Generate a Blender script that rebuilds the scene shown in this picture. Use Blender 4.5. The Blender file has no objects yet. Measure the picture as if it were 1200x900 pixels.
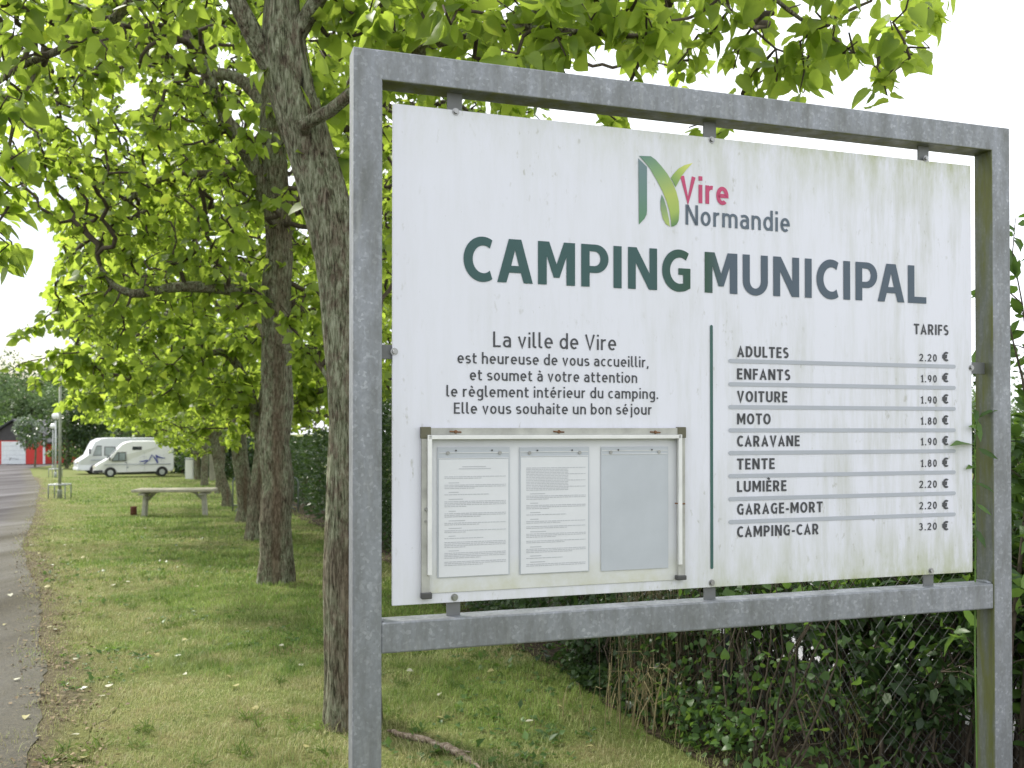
import bpy, bmesh, math, random
import numpy as np
from mathutils import Vector, Matrix

random.seed(7); RNG = np.random.default_rng(7)
SC = bpy.context.scene; COL = SC.collection
R = math.radians

# ------------------------------------------------------------------ camera, sky, sun, exposure
CAM_Z, F_PX, PITCH, SHY = 1.5, 1100.0, 0.010, 42.2
cd = bpy.data.cameras.new('camera'); cam = bpy.data.objects.new('camera', cd); COL.objects.link(cam)
cam.location = (0, 0, CAM_Z); cam.rotation_euler = (math.pi/2 + PITCH, 0, 0)
cd.sensor_width = 36.0; cd.lens = 36.0*F_PX/1200.0; cd.shift_y = SHY/1200.0
cd.clip_start = 0.05; cd.clip_end = 2000
cd.dof.use_dof = True; cd.dof.focus_distance = 2.85; cd.dof.aperture_fstop = 6.3
SC.camera = cam
SUN_DIR = Vector((-0.62, 0.50, 0.80)).normalized()
SUN_EL = math.asin(SUN_DIR.z); SUN_AZ = math.atan2(SUN_DIR.x, SUN_DIR.y)
W = bpy.data.worlds.new('World'); SC.world = W; W.use_nodes = True
nt = W.node_tree; nt.nodes.clear()
out = nt.nodes.new('ShaderNodeOutputWorld'); bg = nt.nodes.new('ShaderNodeBackground')
sky = nt.nodes.new('ShaderNodeTexSky'); sky.sky_type = 'NISHITA'; sky.sun_disc = False
sky.sun_elevation = SUN_EL; sky.sun_rotation = SUN_AZ; sky.dust_density = 2.0; sky.air_density = 1.0
tc = nt.nodes.new('ShaderNodeTexCoord')
nz = nt.nodes.new('ShaderNodeTexNoise'); nz.inputs['Scale'].default_value = 2.2; nz.inputs['Detail'].default_value = 6; nz.inputs['Roughness'].default_value = .55
cr = nt.nodes.new('ShaderNodeValToRGB'); cr.color_ramp.elements[0].position = .30; cr.color_ramp.elements[1].position = .50
cr.color_ramp.elements[0].color = (.55, .55, .55, 1); cr.color_ramp.elements[1].color = (1, 1, 1, 1)
cl = nt.nodes.new('ShaderNodeRGB'); cl.outputs[0].default_value = (11.5, 11.9, 12.4, 1)
mx = nt.nodes.new('ShaderNodeMix'); mx.data_type = 'RGBA'
nt.links.new(tc.outputs['Generated'], nz.inputs['Vector']); nt.links.new(nz.outputs['Fac'], cr.inputs['Fac'])
dt = nt.nodes.new('ShaderNodeVectorMath'); dt.operation = 'DOT_PRODUCT'; dt.inputs[1].default_value = Vector((-.50, .86, .10)).normalized()
nt.links.new(tc.outputs['Generated'], dt.inputs[0])
br = nt.nodes.new('ShaderNodeValToRGB'); br.color_ramp.elements[0].position = .955; br.color_ramp.elements[1].position = .998
br.color_ramp.elements[0].color = (1, 1, 1, 1); br.color_ramp.elements[1].color = (.12, .12, .12, 1); nt.links.new(dt.outputs['Value'], br.inputs['Fac'])
ml = nt.nodes.new('ShaderNodeMath'); ml.operation = 'MULTIPLY'; nt.links.new(cr.outputs['Color'], ml.inputs[0]); nt.links.new(br.outputs['Color'], ml.inputs[1])
nt.links.new(ml.outputs[0], mx.inputs['Factor']); nt.links.new(sky.outputs['Color'], mx.inputs['A']); nt.links.new(cl.outputs[0], mx.inputs['B'])
nt.links.new(mx.outputs['Result'], bg.inputs['Color']); bg.inputs['Strength'].default_value = 0.11
nt.links.new(bg.outputs[0], out.inputs['Surface'])
sd = bpy.data.lights.new('sun', 'SUN'); sun = bpy.data.objects.new('sun', sd); COL.objects.link(sun)
sd.energy = 5.0; sd.angle = R(6); sd.color = (1.0, .95, .86)
sun.rotation_euler = SUN_DIR.to_track_quat('Z', 'Y').to_euler(); sun.location = (20, 20, 60)
SC.view_settings.view_transform = 'Standard'; SC.view_settings.look = 'None'
SC.view_settings.exposure = 0.50; SC.view_settings.gamma = 1.0; SC.view_settings.use_curve_mapping = False
SC.render.engine = 'CYCLES'
SC.cycles.max_bounces = 8; SC.cycles.diffuse_bounces = 4; SC.cycles.transmission_bounces = 5; SC.cycles.glossy_bounces = 3

# ------------------------------------------------------------------ geometry of the place
EY = np.array([-40, 0, 4, 5, 10.4, 17, 25, 34, 60, 86, 150, 700.])
EE = np.array([1.50, 1.50, 1.505, 1.545, 1.69, 1.97, 2.33, 2.52, 3.0, 3.25, 3.4, 3.6])
_yy = np.arange(-40, 700, .25); _ee = np.interp(_yy, EY, EE)
_k = np.hanning(17); _k /= _k.sum(); _es = np.convolve(np.pad(_ee, 8, mode='edge'), _k, 'valid')
def gz(y):
    return CAM_Z - np.interp(y, _yy, _es)
CP, SP = math.cos(PITCH), math.sin(PITCH)
def PX(x, y, d):
    """world point seen at photo pixel (x, y) at camera depth d"""
    u = (x-600)/F_PX; v = (450+SHY-y)/F_PX
    return Vector((d*u, d*(CP - v*SP), CAM_Z + d*(SP + v*CP)))
ROW = Vector((-.32, .95, 0)).normalized()

# ------------------------------------------------------------------ helpers
def tag(o, label=None, cat=None, group=None, kind=None):
    if label: o['label'] = label
    if cat: o['category'] = cat
    if group: o['group'] = group
    if kind: o['kind'] = kind
    return o
def thing(name, label, cat, loc=(0, 0, 0), rz=0, group=None):
    o = bpy.data.objects.new(name, None); COL.objects.link(o); o.location = loc; o.rotation_euler = (0, 0, rz)
    o.empty_display_size = .1
    return tag(o, label, cat, group)
def link(name, me, parent=None):
    o = bpy.data.objects.new(name, me); COL.objects.link(o)
    if parent: o.parent = parent
    return o
def np_mesh(name, V, F, mats, attrs=None, smooth=False, matidx=None):
    """V (n,3); F list of arrays each (m,k)"""
    me = bpy.data.meshes.new(name); V = np.asarray(V, np.float32)
    F = [np.asarray(f, np.int32) for f in F if len(f)]
    me.vertices.add(len(V)); me.vertices.foreach_set('co', V.ravel())
    tot = np.concatenate([np.full(len(f), f.shape[1], np.int32) for f in F]); loops = np.concatenate([f.ravel() for f in F])
    st = np.concatenate([[0], np.cumsum(tot)[:-1]]).astype(np.int32)
    me.loops.add(len(loops)); me.loops.foreach_set('vertex_index', loops)
    me.polygons.add(len(tot)); me.polygons.foreach_set('loop_start', st); me.polygons.foreach_set('loop_total', tot)
    if smooth: me.polygons.foreach_set('use_smooth', np.ones(len(tot), bool))
    for m in (mats if isinstance(mats, (list, tuple)) else [mats]): me.materials.append(m)
    if matidx is not None: me.polygons.foreach_set('material_index', np.asarray(matidx, np.int32))
    for k, a in (attrs or {}).items():
        at = me.attributes.new(k, 'FLOAT', 'POINT'); at.data.foreach_set('value', np.asarray(a, np.float32))
    me.update(calc_edges=True); me.validate()
    return me
class MB:
    """collects boxes, tubes, prisms into ONE mesh"""
    def __init__(s): s.bm = bmesh.new()
    def box(s, x0, x1, y0, y1, z0, z1, bev=0, mat=0, M=None):
        r = bmesh.ops.create_cube(s.bm, size=1.0); vs = r['verts']
        for v in vs:
            v.co = Vector((x0+(v.co.x+.5)*(x1-x0), y0+(v.co.y+.5)*(y1-y0), z0+(v.co.z+.5)*(z1-z0)))
            if M: v.co = M @ v.co
        fs = set(f for v in vs for f in v.link_faces)
        for f in fs: f.material_index = mat
        if bev:
            es = list(set(e for v in vs for e in v.link_edges))
            bmesh.ops.bevel(s.bm, geom=es, offset=bev, segments=2, profile=.5, affect='EDGES')
        return s
    def prism(s, pts, y0, y1, bev=0, axis='y', mat=0):
        """polygon pts (x,z) extruded along y (or given axis)"""
        def P(a, b, t): return {'y': (a, t, b), 'x': (t, a, b), 'z': (a, b, t)}[axis]
        A = [s.bm.verts.new(P(a, b, y0)) for a, b in pts]; B = [s.bm.verts.new(P(a, b, y1)) for a, b in pts]
        n = len(pts); fs = [s.bm.faces.new(A), s.bm.faces.new(B[::-1])]
        for i in range(n): fs.append(s.bm.faces.new((A[i], B[i], B[(i+1) % n], A[(i+1) % n])))
        for f in fs: f.material_index = mat
        bmesh.ops.recalc_face_normals(s.bm, faces=fs)
        if bev:
            es = list(set(e for f in fs for e in f.edges))
            bmesh.ops.bevel(s.bm, geom=es, offset=bev, segments=2, profile=.5, affect='EDGES')
        return s
    def tube(s, path, rad, n=10, cap=True, mat=0):
        path = [Vector(p) for p in path]; rad = rad if isinstance(rad, (list, tuple)) else [rad]*len(path)
        rings = []; ref = None
        for i, p in enumerate(path):
            t = (path[min(i+1, len(path)-1)] - path[max(i-1, 0)]).normalized()
            if ref is None: ref = Vector((0, 0, 1)) if abs(t.z) < .9 else Vector((1, 0, 0))
            a = t.cross(ref).normalized(); b = t.cross(a); ref = -t.cross(a) if False else ref
            rings.append([s.bm.verts.new(p + (a*math.cos(2*math.pi*k/n) + b*math.sin(2*math.pi*k/n))*rad[i]) for k in range(n)])
        fs = []
        for i in range(len(rings)-1):
            for k in range(n): fs.append(s.bm.faces.new((rings[i][k], rings[i][(k+1) % n], rings[i+1][(k+1) % n], rings[i+1][k])))
        for f in fs: f.smooth = True
        if cap: fs += [s.bm.faces.new(rings[0][::-1]), s.bm.faces.new(rings[-1])]
        for f in fs: f.material_index = mat
        bmesh.ops.recalc_face_normals(s.bm, faces=fs)
        return s
    def sphere(s, c, r, u=20, v=14, sc=(1, 1, 1), mat=0):
        q = bmesh.ops.create_uvsphere(s.bm, u_segments=u, v_segments=v, radius=r)
        for vv in q['verts']: vv.co = Vector((vv.co.x*sc[0], vv.co.y*sc[1], vv.co.z*sc[2])) + Vector(c)
        for f in set(f for vv in q['verts'] for f in vv.link_faces): f.smooth = True; f.material_index = mat
        return s
    def build(s, name, mats, parent=None):
        me = bpy.data.meshes.new(name); s.bm.to_mesh(me); s.bm.free()
        for m in (mats if isinstance(mats, (list, tuple)) else [mats]): me.materials.append(m)
        return link(name, me, parent)

# ------------------------------------------------------------------ materials
class NM:
    def __init__(s, name):
        s.m = bpy.data.materials.new(name); s.m.use_nodes = True; s.t = s.m.node_tree; s.t.nodes.clear()
        s.out = s.n('ShaderNodeOutputMaterial'); s._co = None
    def n(s, typ, **kw):
        x = s.t.nodes.new(typ)
        for k, v in kw.items(): setattr(x, k, v)
        return x
    def l(s, a, b): s.t.links.new(a, b)
    def co(s):
        if not s._co: s._co = s.n('ShaderNodeTexCoord').outputs['Object']
        return s._co
    def map(s, scale=(1, 1, 1)):
        m = s.n('ShaderNodeMapping'); m.inputs['Scale'].default_value = scale; s.l(s.co(), m.inputs['Vector']); return m.outputs[0]
    def noise(s, sc, det=4, rough=.5, vec=None, dist=0):
        x = s.n('ShaderNodeTexNoise'); x.inputs['Scale'].default_value = sc; x.inputs['Detail'].default_value = det
        x.inputs['Roughness'].default_value = rough; x.inputs['Distortion'].default_value = dist
        s.l(vec or s.co(), x.inputs['Vector']); return x.outputs['Fac']
    def ramp(s, fac, stops):
        x = s.n('ShaderNodeValToRGB'); e = x.color_ramp.elements
        while len(e) < len(stops): e.new(.5)
        for el, (p, c) in zip(e, stops):
            el.position = p; el.color = (c, c, c, 1) if isinstance(c, (int, float)) else (*c, 1)
        s.l(fac, x.inputs['Fac']); return x.outputs['Color']
    def mix(s, fac, a, b, blend='MIX'):
        x = s.n('ShaderNodeMix', data_type='RGBA', blend_type=blend)
        for v, k in ((fac, 'Factor'), (a, 'A'), (b, 'B')):
            if isinstance(v, bpy.types.NodeSocket): s.l(v, x.inputs[k])
            else: x.inputs[k].default_value = v if k == 'Factor' else ((*v, 1) if len(v) == 3 else v)
        return x.outputs['Result']
    def math(s, op, a, b=0.0, clamp=False):
        x = s.n('ShaderNodeMath', operation=op); x.use_clamp = clamp
        for i, v in enumerate((a, b)):
            if isinstance(v, bpy.types.NodeSocket): s.l(v, x.inputs[i])
            else: x.inputs[i].default_value = v
        return x.outputs[0]
    def attr(s, name): return s.n('ShaderNodeAttribute', attribute_name=name).outputs['Fac']
    def bump(s, h, st=.3, dist=.01):
        b = s.n('ShaderNodeBump'); b.inputs['Strength'].default_value = st; b.inputs['Distance'].default_value = dist
        s.l(h, b.inputs['Height']); return b.outputs[0]
    def pbr(s, col, rough=.6, metal=0, spec=.5, normal=None, trans=0, alpha=None):
        p = s.n('ShaderNodeBsdfPrincipled')
        for v, k in ((col, 'Base Color'), (rough, 'Roughness'), (metal, 'Metallic'), (spec, 'Specular IOR Level'), (trans, 'Transmission Weight')):
            if isinstance(v, bpy.types.NodeSocket): s.l(v, p.inputs[k])
            else: p.inputs[k].default_value = (*v, 1) if k == 'Base Color' else v
        if normal: s.l(normal, p.inputs['Normal'])
        s.p = p; s.l(p.outputs[0], s.out.inputs['Surface']); return s.m
def plain(name, col, rough=.6, metal=0, spec=.5, var=.12, sc=8):
    m = NM(name); f = m.noise(sc, 5, .6)
    c = m.ramp(f, [(.3, tuple(x*(1-var) for x in col)), (.7, tuple(min(1, x*(1+var)) for x in col))])
    return m.pbr(c, rough, metal, spec)

def leaf_mat(name, dark, light, trans, tw=.45, rough=.45):
    m = NM(name); a = m.attr('tone')
    mot = m.noise(22, 4, .65); a = m.math('ADD', a, m.math('MULTIPLY', m.math('SUBTRACT', mot, .5), .55), True)
    c = m.ramp(a, [(0, dark), (.8, light), (1, tuple(min(1, x*1.35) for x in light))])
    t = m.ramp(a, [(0, tuple(x*.65 for x in trans)), (.85, trans), (1, (trans[0]*1.25, trans[1]*1.05, trans[2]))])
    p = m.n('ShaderNodeBsdfPrincipled'); m.l(c, p.inputs['Base Color']); p.inputs['Roughness'].default_value = rough; p.inputs['Specular IOR Level'].default_value = .35
    tr = m.n('ShaderNodeBsdfTranslucent'); m.l(t, tr.inputs['Color'])
    x = m.n('ShaderNodeMixShader'); x.inputs[0].default_value = tw
    m.l(p.outputs[0], x.inputs[1]); m.l(tr.outputs[0], x.inputs[2]); m.l(x.outputs[0], m.out.inputs['Surface'])
    return m.m
MAT = {}
MAT['leaf'] = leaf_mat('broad_leaf', (.058, .108, .018), (.135, .200, .034), (.49, .645, .080), .62)
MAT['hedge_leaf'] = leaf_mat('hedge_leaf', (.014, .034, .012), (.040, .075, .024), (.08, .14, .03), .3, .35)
MAT['shrub_leaf'] = leaf_mat('shrub_leaf', (.030, .070, .022), (.080, .150, .040), (.20, .34, .05), .4, .4)
MAT['grey_leaf'] = leaf_mat('grey_green_leaf', (.10, .14, .09), (.24, .29, .20), (.22, .28, .14), .3, .5)
MAT['far_leaf'] = leaf_mat('far_leaf', (.030, .062, .026), (.085, .135, .045), (.12, .19, .05), .3, .6)
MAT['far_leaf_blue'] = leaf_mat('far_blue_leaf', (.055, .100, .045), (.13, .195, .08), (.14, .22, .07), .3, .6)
MAT['silver_leaf'] = leaf_mat('silver_leaf', (.09, .13, .09), (.27, .32, .25), (.18, .24, .14), .3, .35)
def bark():
    m = NM('bark'); v = m.map((1, 1, .20))
    ridg = m.noise(48, 8, .7, v, .8); fib = m.noise(150, 4, .6, m.map((1, 1, .12))); big = m.noise(1.7, 4, .6); lich = m.noise(17, 7, .75, m.map((1, 1, .6)))
    h = m.math('ADD', m.math('MULTIPLY', ridg, .7), m.math('MULTIPLY', fib, .3))
    c = m.ramp(h, [(.38, (.020, .016, .012)), (.47, (.085, .068, .047)), (.60, (.22, .185, .135))])
    lm = m.math('MULTIPLY', m.ramp(lich, [(.40, 0.0), (.54, 1.0)]), m.ramp(big, [(.36, .15), (.52, 1.0)]))
    c = m.mix(lm, c, m.ramp(h, [(.38, (.022, .025, .015)), (.47, (.14, .150, .090)), (.60, (.34, .355, .255))]))
    stripe = m.noise(1.1, 2, .4, m.map((3.2, 3.2, .12)))
    c = m.mix(m.ramp(stripe, [(.60, 0.0), (.68, .75)]), c, m.ramp(h, [(.36, (.040, .028, .019)), (.62, (.20, .145, .10))]))
    return m.pbr(c, .95, 0, .12, m.bump(h, 1.0, .03))
MAT['bark'] = bark()
MAT['twig'] = plain('twig_bark', (.075, .062, .046), .95, 0, .1, .3, 30)
def galv(name, tint_axis=False):
    m = NM(name)
    vo = m.n('ShaderNodeTexVoronoi'); vo.inputs['Scale'].default_value = 120; vo.inputs['Randomness'].default_value = 1; m.l(m.co(), vo.inputs['Vector'])
    sep = m.n('ShaderNodeSeparateColor'); m.l(vo.outputs['Color'], sep.inputs[0])
    c = m.ramp(sep.outputs[0], [(0, (.205, .218, .240)), (.75, (.235, .248, .272)), (.92, (.275, .29, .315)), (1, (.32, .335, .36))])
    f2 = m.noise(46, 4, .65, m.map((1, 1, .7)), .6); c = m.mix(m.ramp(f2, [(.58, 0.0), (.70, .38)]), c, (.38, .40, .43))
    st = m.noise(5, 7, .7, m.map((2.6, 2.6, .8))); c = m.mix(m.ramp(st, [(.40, 0.0), (.68, .8)]), c, (.125, .13, .122))
    st2 = m.noise(19, 5, .6, m.map((1.6, 1.6, .22))); c = m.mix(m.ramp(st2, [(.56, 0.0), (.72, .5)]), c, (.30, .31, .31))
    if tint_axis:
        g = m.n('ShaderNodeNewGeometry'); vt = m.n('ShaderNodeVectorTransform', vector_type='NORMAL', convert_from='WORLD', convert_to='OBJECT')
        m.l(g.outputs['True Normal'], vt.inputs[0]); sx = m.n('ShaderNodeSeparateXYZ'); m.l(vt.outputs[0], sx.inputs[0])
        side = m.ramp(m.math('MULTIPLY', sx.outputs[0 if tint_axis == 'x' else 2], -1.0), [(.4, 0.0), (.7, 1.0)])
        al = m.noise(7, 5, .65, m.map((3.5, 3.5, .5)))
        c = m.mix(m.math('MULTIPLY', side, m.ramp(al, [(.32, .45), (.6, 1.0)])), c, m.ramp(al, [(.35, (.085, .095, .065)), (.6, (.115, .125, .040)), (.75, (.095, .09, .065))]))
    return m.pbr(c, m.ramp(st, [(.3, .42), (.7, .68)]), .35, .5, m.bump(f2, .06, .002))
MAT['galv'] = galv('galvanised_steel'); MAT['galv_algae'] = galv('galvanised_steel_with_algae', 'x'); MAT['galv_under'] = galv('galvanised_steel_olive_below', 'z')  # galv_under turns dark olive on faces pointing down
MAT['bolt'] = plain('bolt_steel', (.30, .30, .30), .35, .8); MAT['rust'] = plain('rust', (.16, .085, .045), .9, 0, .2, .4, 60)
def panel_mat():
    m = NM('weathered_white_panel')
    tcg = m.n('ShaderNodeTexCoord').outputs['Generated']; sp = m.n('ShaderNodeSeparateXYZ'); m.l(tcg, sp.inputs[0])
    streak = m.noise(6.5, 8, .72, m.map((2.6, 1, .28))); blot = m.noise(2.3, 5, .6); speck = m.noise(55, 3, .6, m.map((1, 1, .45))); sp2 = m.noise(120, 2, .5, m.map((1, 1, .5)))
    d = m.math('MULTIPLY', m.ramp(streak, [(.44, 0.0), (.70, .72)]), m.ramp(blot, [(.34, .3), (.60, 1.0)]))
    rt = m.ramp(sp.outputs[0], [(.2, .25), (.55, .6), (1.0, 1.0)])
    d = m.math('MULTIPLY', d, rt)
    edge = m.math('MAXIMUM', m.ramp(sp.outputs[2], [(0, 1.0), (.02, .6), (.13, 0.0)]), m.ramp(sp.outputs[2], [(.86, 0.0), (.975, .55), (1, 1.0)]))
    edge = m.math('MULTIPLY', edge, m.math('MULTIPLY', m.ramp(m.noise(9, 8, .75, m.map((1.6, 1, .45))), [(.36, 0.0), (.62, 1.0)]), rt))
    ds = m.math('MULTIPLY', m.ramp(speck, [(.64, 0.0), (.74, .55)]), m.ramp(blot, [(.42, 0.0), (.60, 1.0)]))
    ds = m.math('MAXIMUM', ds, m.ramp(sp2, [(.74, 0.0), (.79, .5)]))
    c = m.mix(m.ramp(blot, [(.3, 0.0), (.7, .12)]), (.640, .645, .715), (.55, .56, .615))
    c = m.mix(d, c, (.36, .37, .29)); c = m.mix(ds, c, (.28, .27, .21)); c = m.mix(edge, c, (.30, .33, .13))
    return m.pbr(c, .48, 0, .35)
MAT['panel'] = panel_mat()
MAT['white_frame'] = plain('white_profile', (.66, .66, .65), .4); MAT['grimy_frame'] = plain('grimy_profile', (.36, .36, .33), .6, 0, .3, .25, 14)
MAT['dark_clip'] = plain('dark_clip', (.055, .055, .055), .5); MAT['olive_clip'] = plain('olive_clip', (.10, .095, .06), .7)
MAT['paper'] = plain('paper', (.60, .61, .635), .5, 0, .4, .03, 12); MAT['sleeve'] = plain('clouded_sleeve', (.41, .435, .475), .35, 0, .5, .06, 7)
MAT['print'] = plain('print', (.43, .44, .47), .8); MAT['tab'] = plain('shaded_tab', (.15, .155, .155), .6, .3); mcb = NM('case_back'); spc = mcb.n('ShaderNodeSeparateXYZ'); mcb.l(mcb.n('ShaderNodeTexCoord').outputs['Generated'], spc.inputs[0])  # tab colour darkened to carry the shade the tabs sit in
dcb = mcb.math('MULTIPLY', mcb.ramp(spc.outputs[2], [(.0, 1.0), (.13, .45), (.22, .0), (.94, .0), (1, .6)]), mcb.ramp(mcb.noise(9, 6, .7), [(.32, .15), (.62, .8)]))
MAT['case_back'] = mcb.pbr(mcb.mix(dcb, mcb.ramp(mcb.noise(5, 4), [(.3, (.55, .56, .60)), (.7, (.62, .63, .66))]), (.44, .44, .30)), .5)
MAT['ink'] = plain('dark_ink', (.050, .052, .060), .5, 0, .4, .1); MAT['pink'] = plain('pink_ink', (.43, .042, .125), .5)
MAT['slate_ink'] = plain('slate_ink', (.078, .105, .14), .5); MAT['bar_grey'] = plain('bar_grey', (.36, .38, .425), .5, 0, .4, .04)
MAT['green_ink'] = plain('green_ink', (.026, .09, .078), .5)
def grad(name, axis, stops):
    m = NM(name); sp = m.n('ShaderNodeSeparateXYZ'); m.l(m.co(), sp.inputs[0])
    return m.pbr(m.ramp(sp.outputs[axis], stops), .5, 0, .4)

# ------------------------------------------------------------------ leaves and branches
def T_heart():
    V = np.array([(0, 0, 0), (0, .36, .01), (0, .70, -.03), (0, 1.06, -.14), (-.30, -.06, .05), (-.47, .22, .07), (-.36, .60, .01), (.30, -.06, .05), (.47, .22, .07), (.36, .60, .01)])
    return V, [np.array([(0, 1, 5, 4), (1, 2, 6, 5), (0, 7, 8, 1), (1, 8, 9, 2)]), np.array([(2, 3, 6), (2, 9, 3)])]
def T_round():
    ym = (0, .16, .40, .64, .88, 1.10); so = ((.13, -.09), (.38, .0), (.49, .24), (.43, .52), (.25, .80)); z = lambda x, y: .16*abs(x)-.16*y*y+.05*math.sin(9*y)*abs(x)
    V = [(0, y, z(0, y)) for y in ym]+[(-a, b, z(a, b)) for a, b in so]+[(a, b, z(a, b)) for a, b in so]
    q = [(i, i+1, 6+i+1, 6+i) for i in range(4)]+[(11+i, 11+i+1, i+1, i) for i in range(4)]
    return np.array(V), [np.array(q), np.array([(4, 5, 10), (4, 15, 5)])]
def T_long(w=.15):
    V = np.array([(0, 0, 0), (0, .5, 0.02), (0, 1, -.12), (-w, .28, .05), (-w*.9, .66, .02), (w, .28, .05), (w*.9, .66, .02)])
    return V, [np.array([(0, 1, 4, 3), (0, 5, 6, 1)]), np.array([(1, 2, 4), (1, 6, 2)])]
def T_small():
    V = np.array([(0, 0, 0), (-.34, .45, .06), (0, 1, -.06), (.34, .45, .06)])
    return V, [np.array([(0, 2, 1), (0, 3, 2)])]
def leaves(name, P, D, size, mats, templ, droop=.5, up=.7, matw=None, tone=None, face=None):
    """one leaf at every P pointing along D"""
    n = len(P); D = D + 1e-6; D = D/np.linalg.norm(D, axis=1, keepdims=True)
    N = RNG.normal(0, .55, (n, 3)); N[:, 2] += up
    if face is not None: N = N*.35+np.array(face)
    N -= (N*D).sum(1, keepdims=True)*D; N /= np.linalg.norm(N, axis=1, keepdims=True)+1e-9
    X = np.cross(D, N); size = np.broadcast_to(np.asarray(size, float), (n,))
    TV, TF = templ; k = len(TV)
    cup = RNG.normal(1, .7, (n, 1)); wid = RNG.uniform(.82, 1.1, (n, 1)); bend = RNG.normal(0, .10, (n, 1))
    tx = TV[None, :, 0]*wid; ty = np.repeat(TV[None, :, 1], n, 0); tz = TV[None, :, 2]*cup - np.abs(bend)*ty**2
    V = P[:, None, :] + size[:, None, None]*(tx[..., None]*X[:, None, :] + ty[..., None]*D[:, None, :] + tz[..., None]*N[:, None, :])
    off = (np.arange(n)*k)[:, None, None]
    Fs = [(f[None]+off).reshape(-1, f.shape[1]) for f in TF]
    if tone is None: tone = np.clip(RNG.beta(2.2, 2.2, n), 0, 1)
    mi = None
    if matw is not None:
        lm = (RNG.random(n) < matw).astype(np.int32); mi = np.concatenate([np.repeat(lm, len(f)) for f in TF])
    return np_mesh(name, V.reshape(-1, 3), Fs, mats, {'tone': np.repeat(tone, k)}, smooth=True, matidx=mi)
def tubes(name, paths, mat, sides=None, ridge=0, flare=0):
    """paths: list of (points (n,3), radii (n)); one mesh"""
    Vs, Fs, o = [], [], 0
    for P, r in paths:
        P = np.asarray(P, float); r = np.asarray(r, float); m = len(P)
        if m < 2: continue
        k = sides or (5 if r.max() < .012 else 7 if r.max() < .05 else 14)
        T = np.gradient(P, axis=0); T /= np.linalg.norm(T, axis=1, keepdims=True)+1e-9
        ref = np.array([1., .13, .05]) if abs(T[0][2]) > .8 else np.array([.03, .02, 1.])
        A = np.cross(T, ref); A /= np.linalg.norm(A, axis=1, keepdims=True)+1e-9; B = np.cross(T, A)
        th = np.arange(k)*2*np.pi/k
        rr = r[:, None]*np.ones((1, k))
        if ridge:
            ph = RNG.uniform(0, 6.28, 6); s = np.arange(m)[:, None]*.35
            for q, fr in enumerate((2, 3, 5, 7)): rr = rr*(1+ridge*np.sin(fr*th[None]+ph[q]+s*RNG.uniform(-.3, .3))*RNG.uniform(.5, 1))
            rr = rr*(1+RNG.normal(0, ridge*.35, rr.shape))
        if flare:
            for fr, am in ((9, .018), (13, .022), (19, .020)):
                rr = rr*(1+am*np.sin(fr*th[None]+RNG.uniform(0, 6.28)+.9*np.sin(np.arange(m)[:, None]*RNG.uniform(.2, .5)+fr)))
            zz_ = P[:, 2]-P[:, 2].min(); fl_ = flare*np.exp(-np.maximum(0, zz_-.25)/.16)[:, None]; a0 = RNG.uniform(0, 6.28)
            rr = rr*(1+fl_*(.35+.65*np.maximum(0, np.sin(2.5*th[None]+a0))**1.5+.4*np.maximum(0, np.sin(4*th[None]+a0*2))))
        V = P[:, None]+rr[..., None]*(np.cos(th)[None, :, None]*A[:, None]+np.sin(th)[None, :, None]*B[:, None])
        i = np.arange(m-1)[:, None]*k; j = np.arange(k)[None]; j2 = (j+1) % k
        Fs.append((np.stack([i+j, i+j2, i+k+j2, i+k+j], -1).reshape(-1, 4))+o); Vs.append(V.reshape(-1, 3)); o += m*k
    return np_mesh(name, np.concatenate(Vs), Fs, mat, smooth=True)
def resample(P, r, step):
    P = np.asarray([tuple(p) for p in P], float); r = np.asarray(r, float)
    s = np.concatenate([[0], np.cumsum(np.linalg.norm(np.diff(P, axis=0), axis=1))]); t = np.linspace(0, s[-1], max(2, int(s[-1]/step)+1))
    Q = np.stack([np.interp(t, s, P[:, i]) for i in range(3)], 1); q = np.interp(t, s, r)
    if len(Q) > 6:
        k = np.array([1, 2, 3, 2, 1])/9.
        for i in range(3): Q[2:-2, i] = np.convolve(Q[:, i], k, 'valid')
    return Q, q
def wobble(Q, amp):
    n = len(Q); w = np.zeros_like(Q)
    for i in range(3):
        c = RNG.normal(0, 1, n//3+3); w[:, i] = np.interp(np.arange(n)/3., np.arange(len(c)), c)
    w *= np.minimum(1, np.arange(n)/4.)[:, None]
    return Q + amp*w
def colonize(seedP, seedPar, A, step, infl, kill, iters, jit=.35, grav=0):
    P = [np.asarray(p, float) for p in seedP]; par = list(seedPar); A = np.asarray(A, float)
    arr = np.array(P); d = np.linalg.norm(A[:, None]-arr[None], axis=2); idx = d.argmin(1); dist = d.min(1)
    al = dist > kill
    for it in range(iters):
        m = al & (dist < infl)
        if not m.any(): break
        tgt = idx[m]; vec = (A[m]-arr[tgt])/dist[m][:, None]
        S = np.zeros_like(arr); np.add.at(S, tgt, vec); u = np.unique(tgt)
        v = S[u]; v /= np.linalg.norm(v, axis=1, keepdims=True)+1e-9; v += RNG.normal(0, jit, v.shape); v[:, 2] -= grav; v /= np.linalg.norm(v, axis=1, keepdims=True)
        new = arr[u]+v*step
        o = len(arr); arr = np.concatenate([arr, new]); par += [int(x) for x in u]
        B = np.where(al)[0]; dn = np.linalg.norm(A[B][:, None]-new[None], axis=2); j = dn.argmin(1); dm = dn[np.arange(len(B)), j]
        b = dm < dist[B]; idx[B[b]] = o+j[b]; dist[B[b]] = dm[b]
        al &= dist > kill
        if len(arr) > 9000: break
    return arr, np.array(par)
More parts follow.
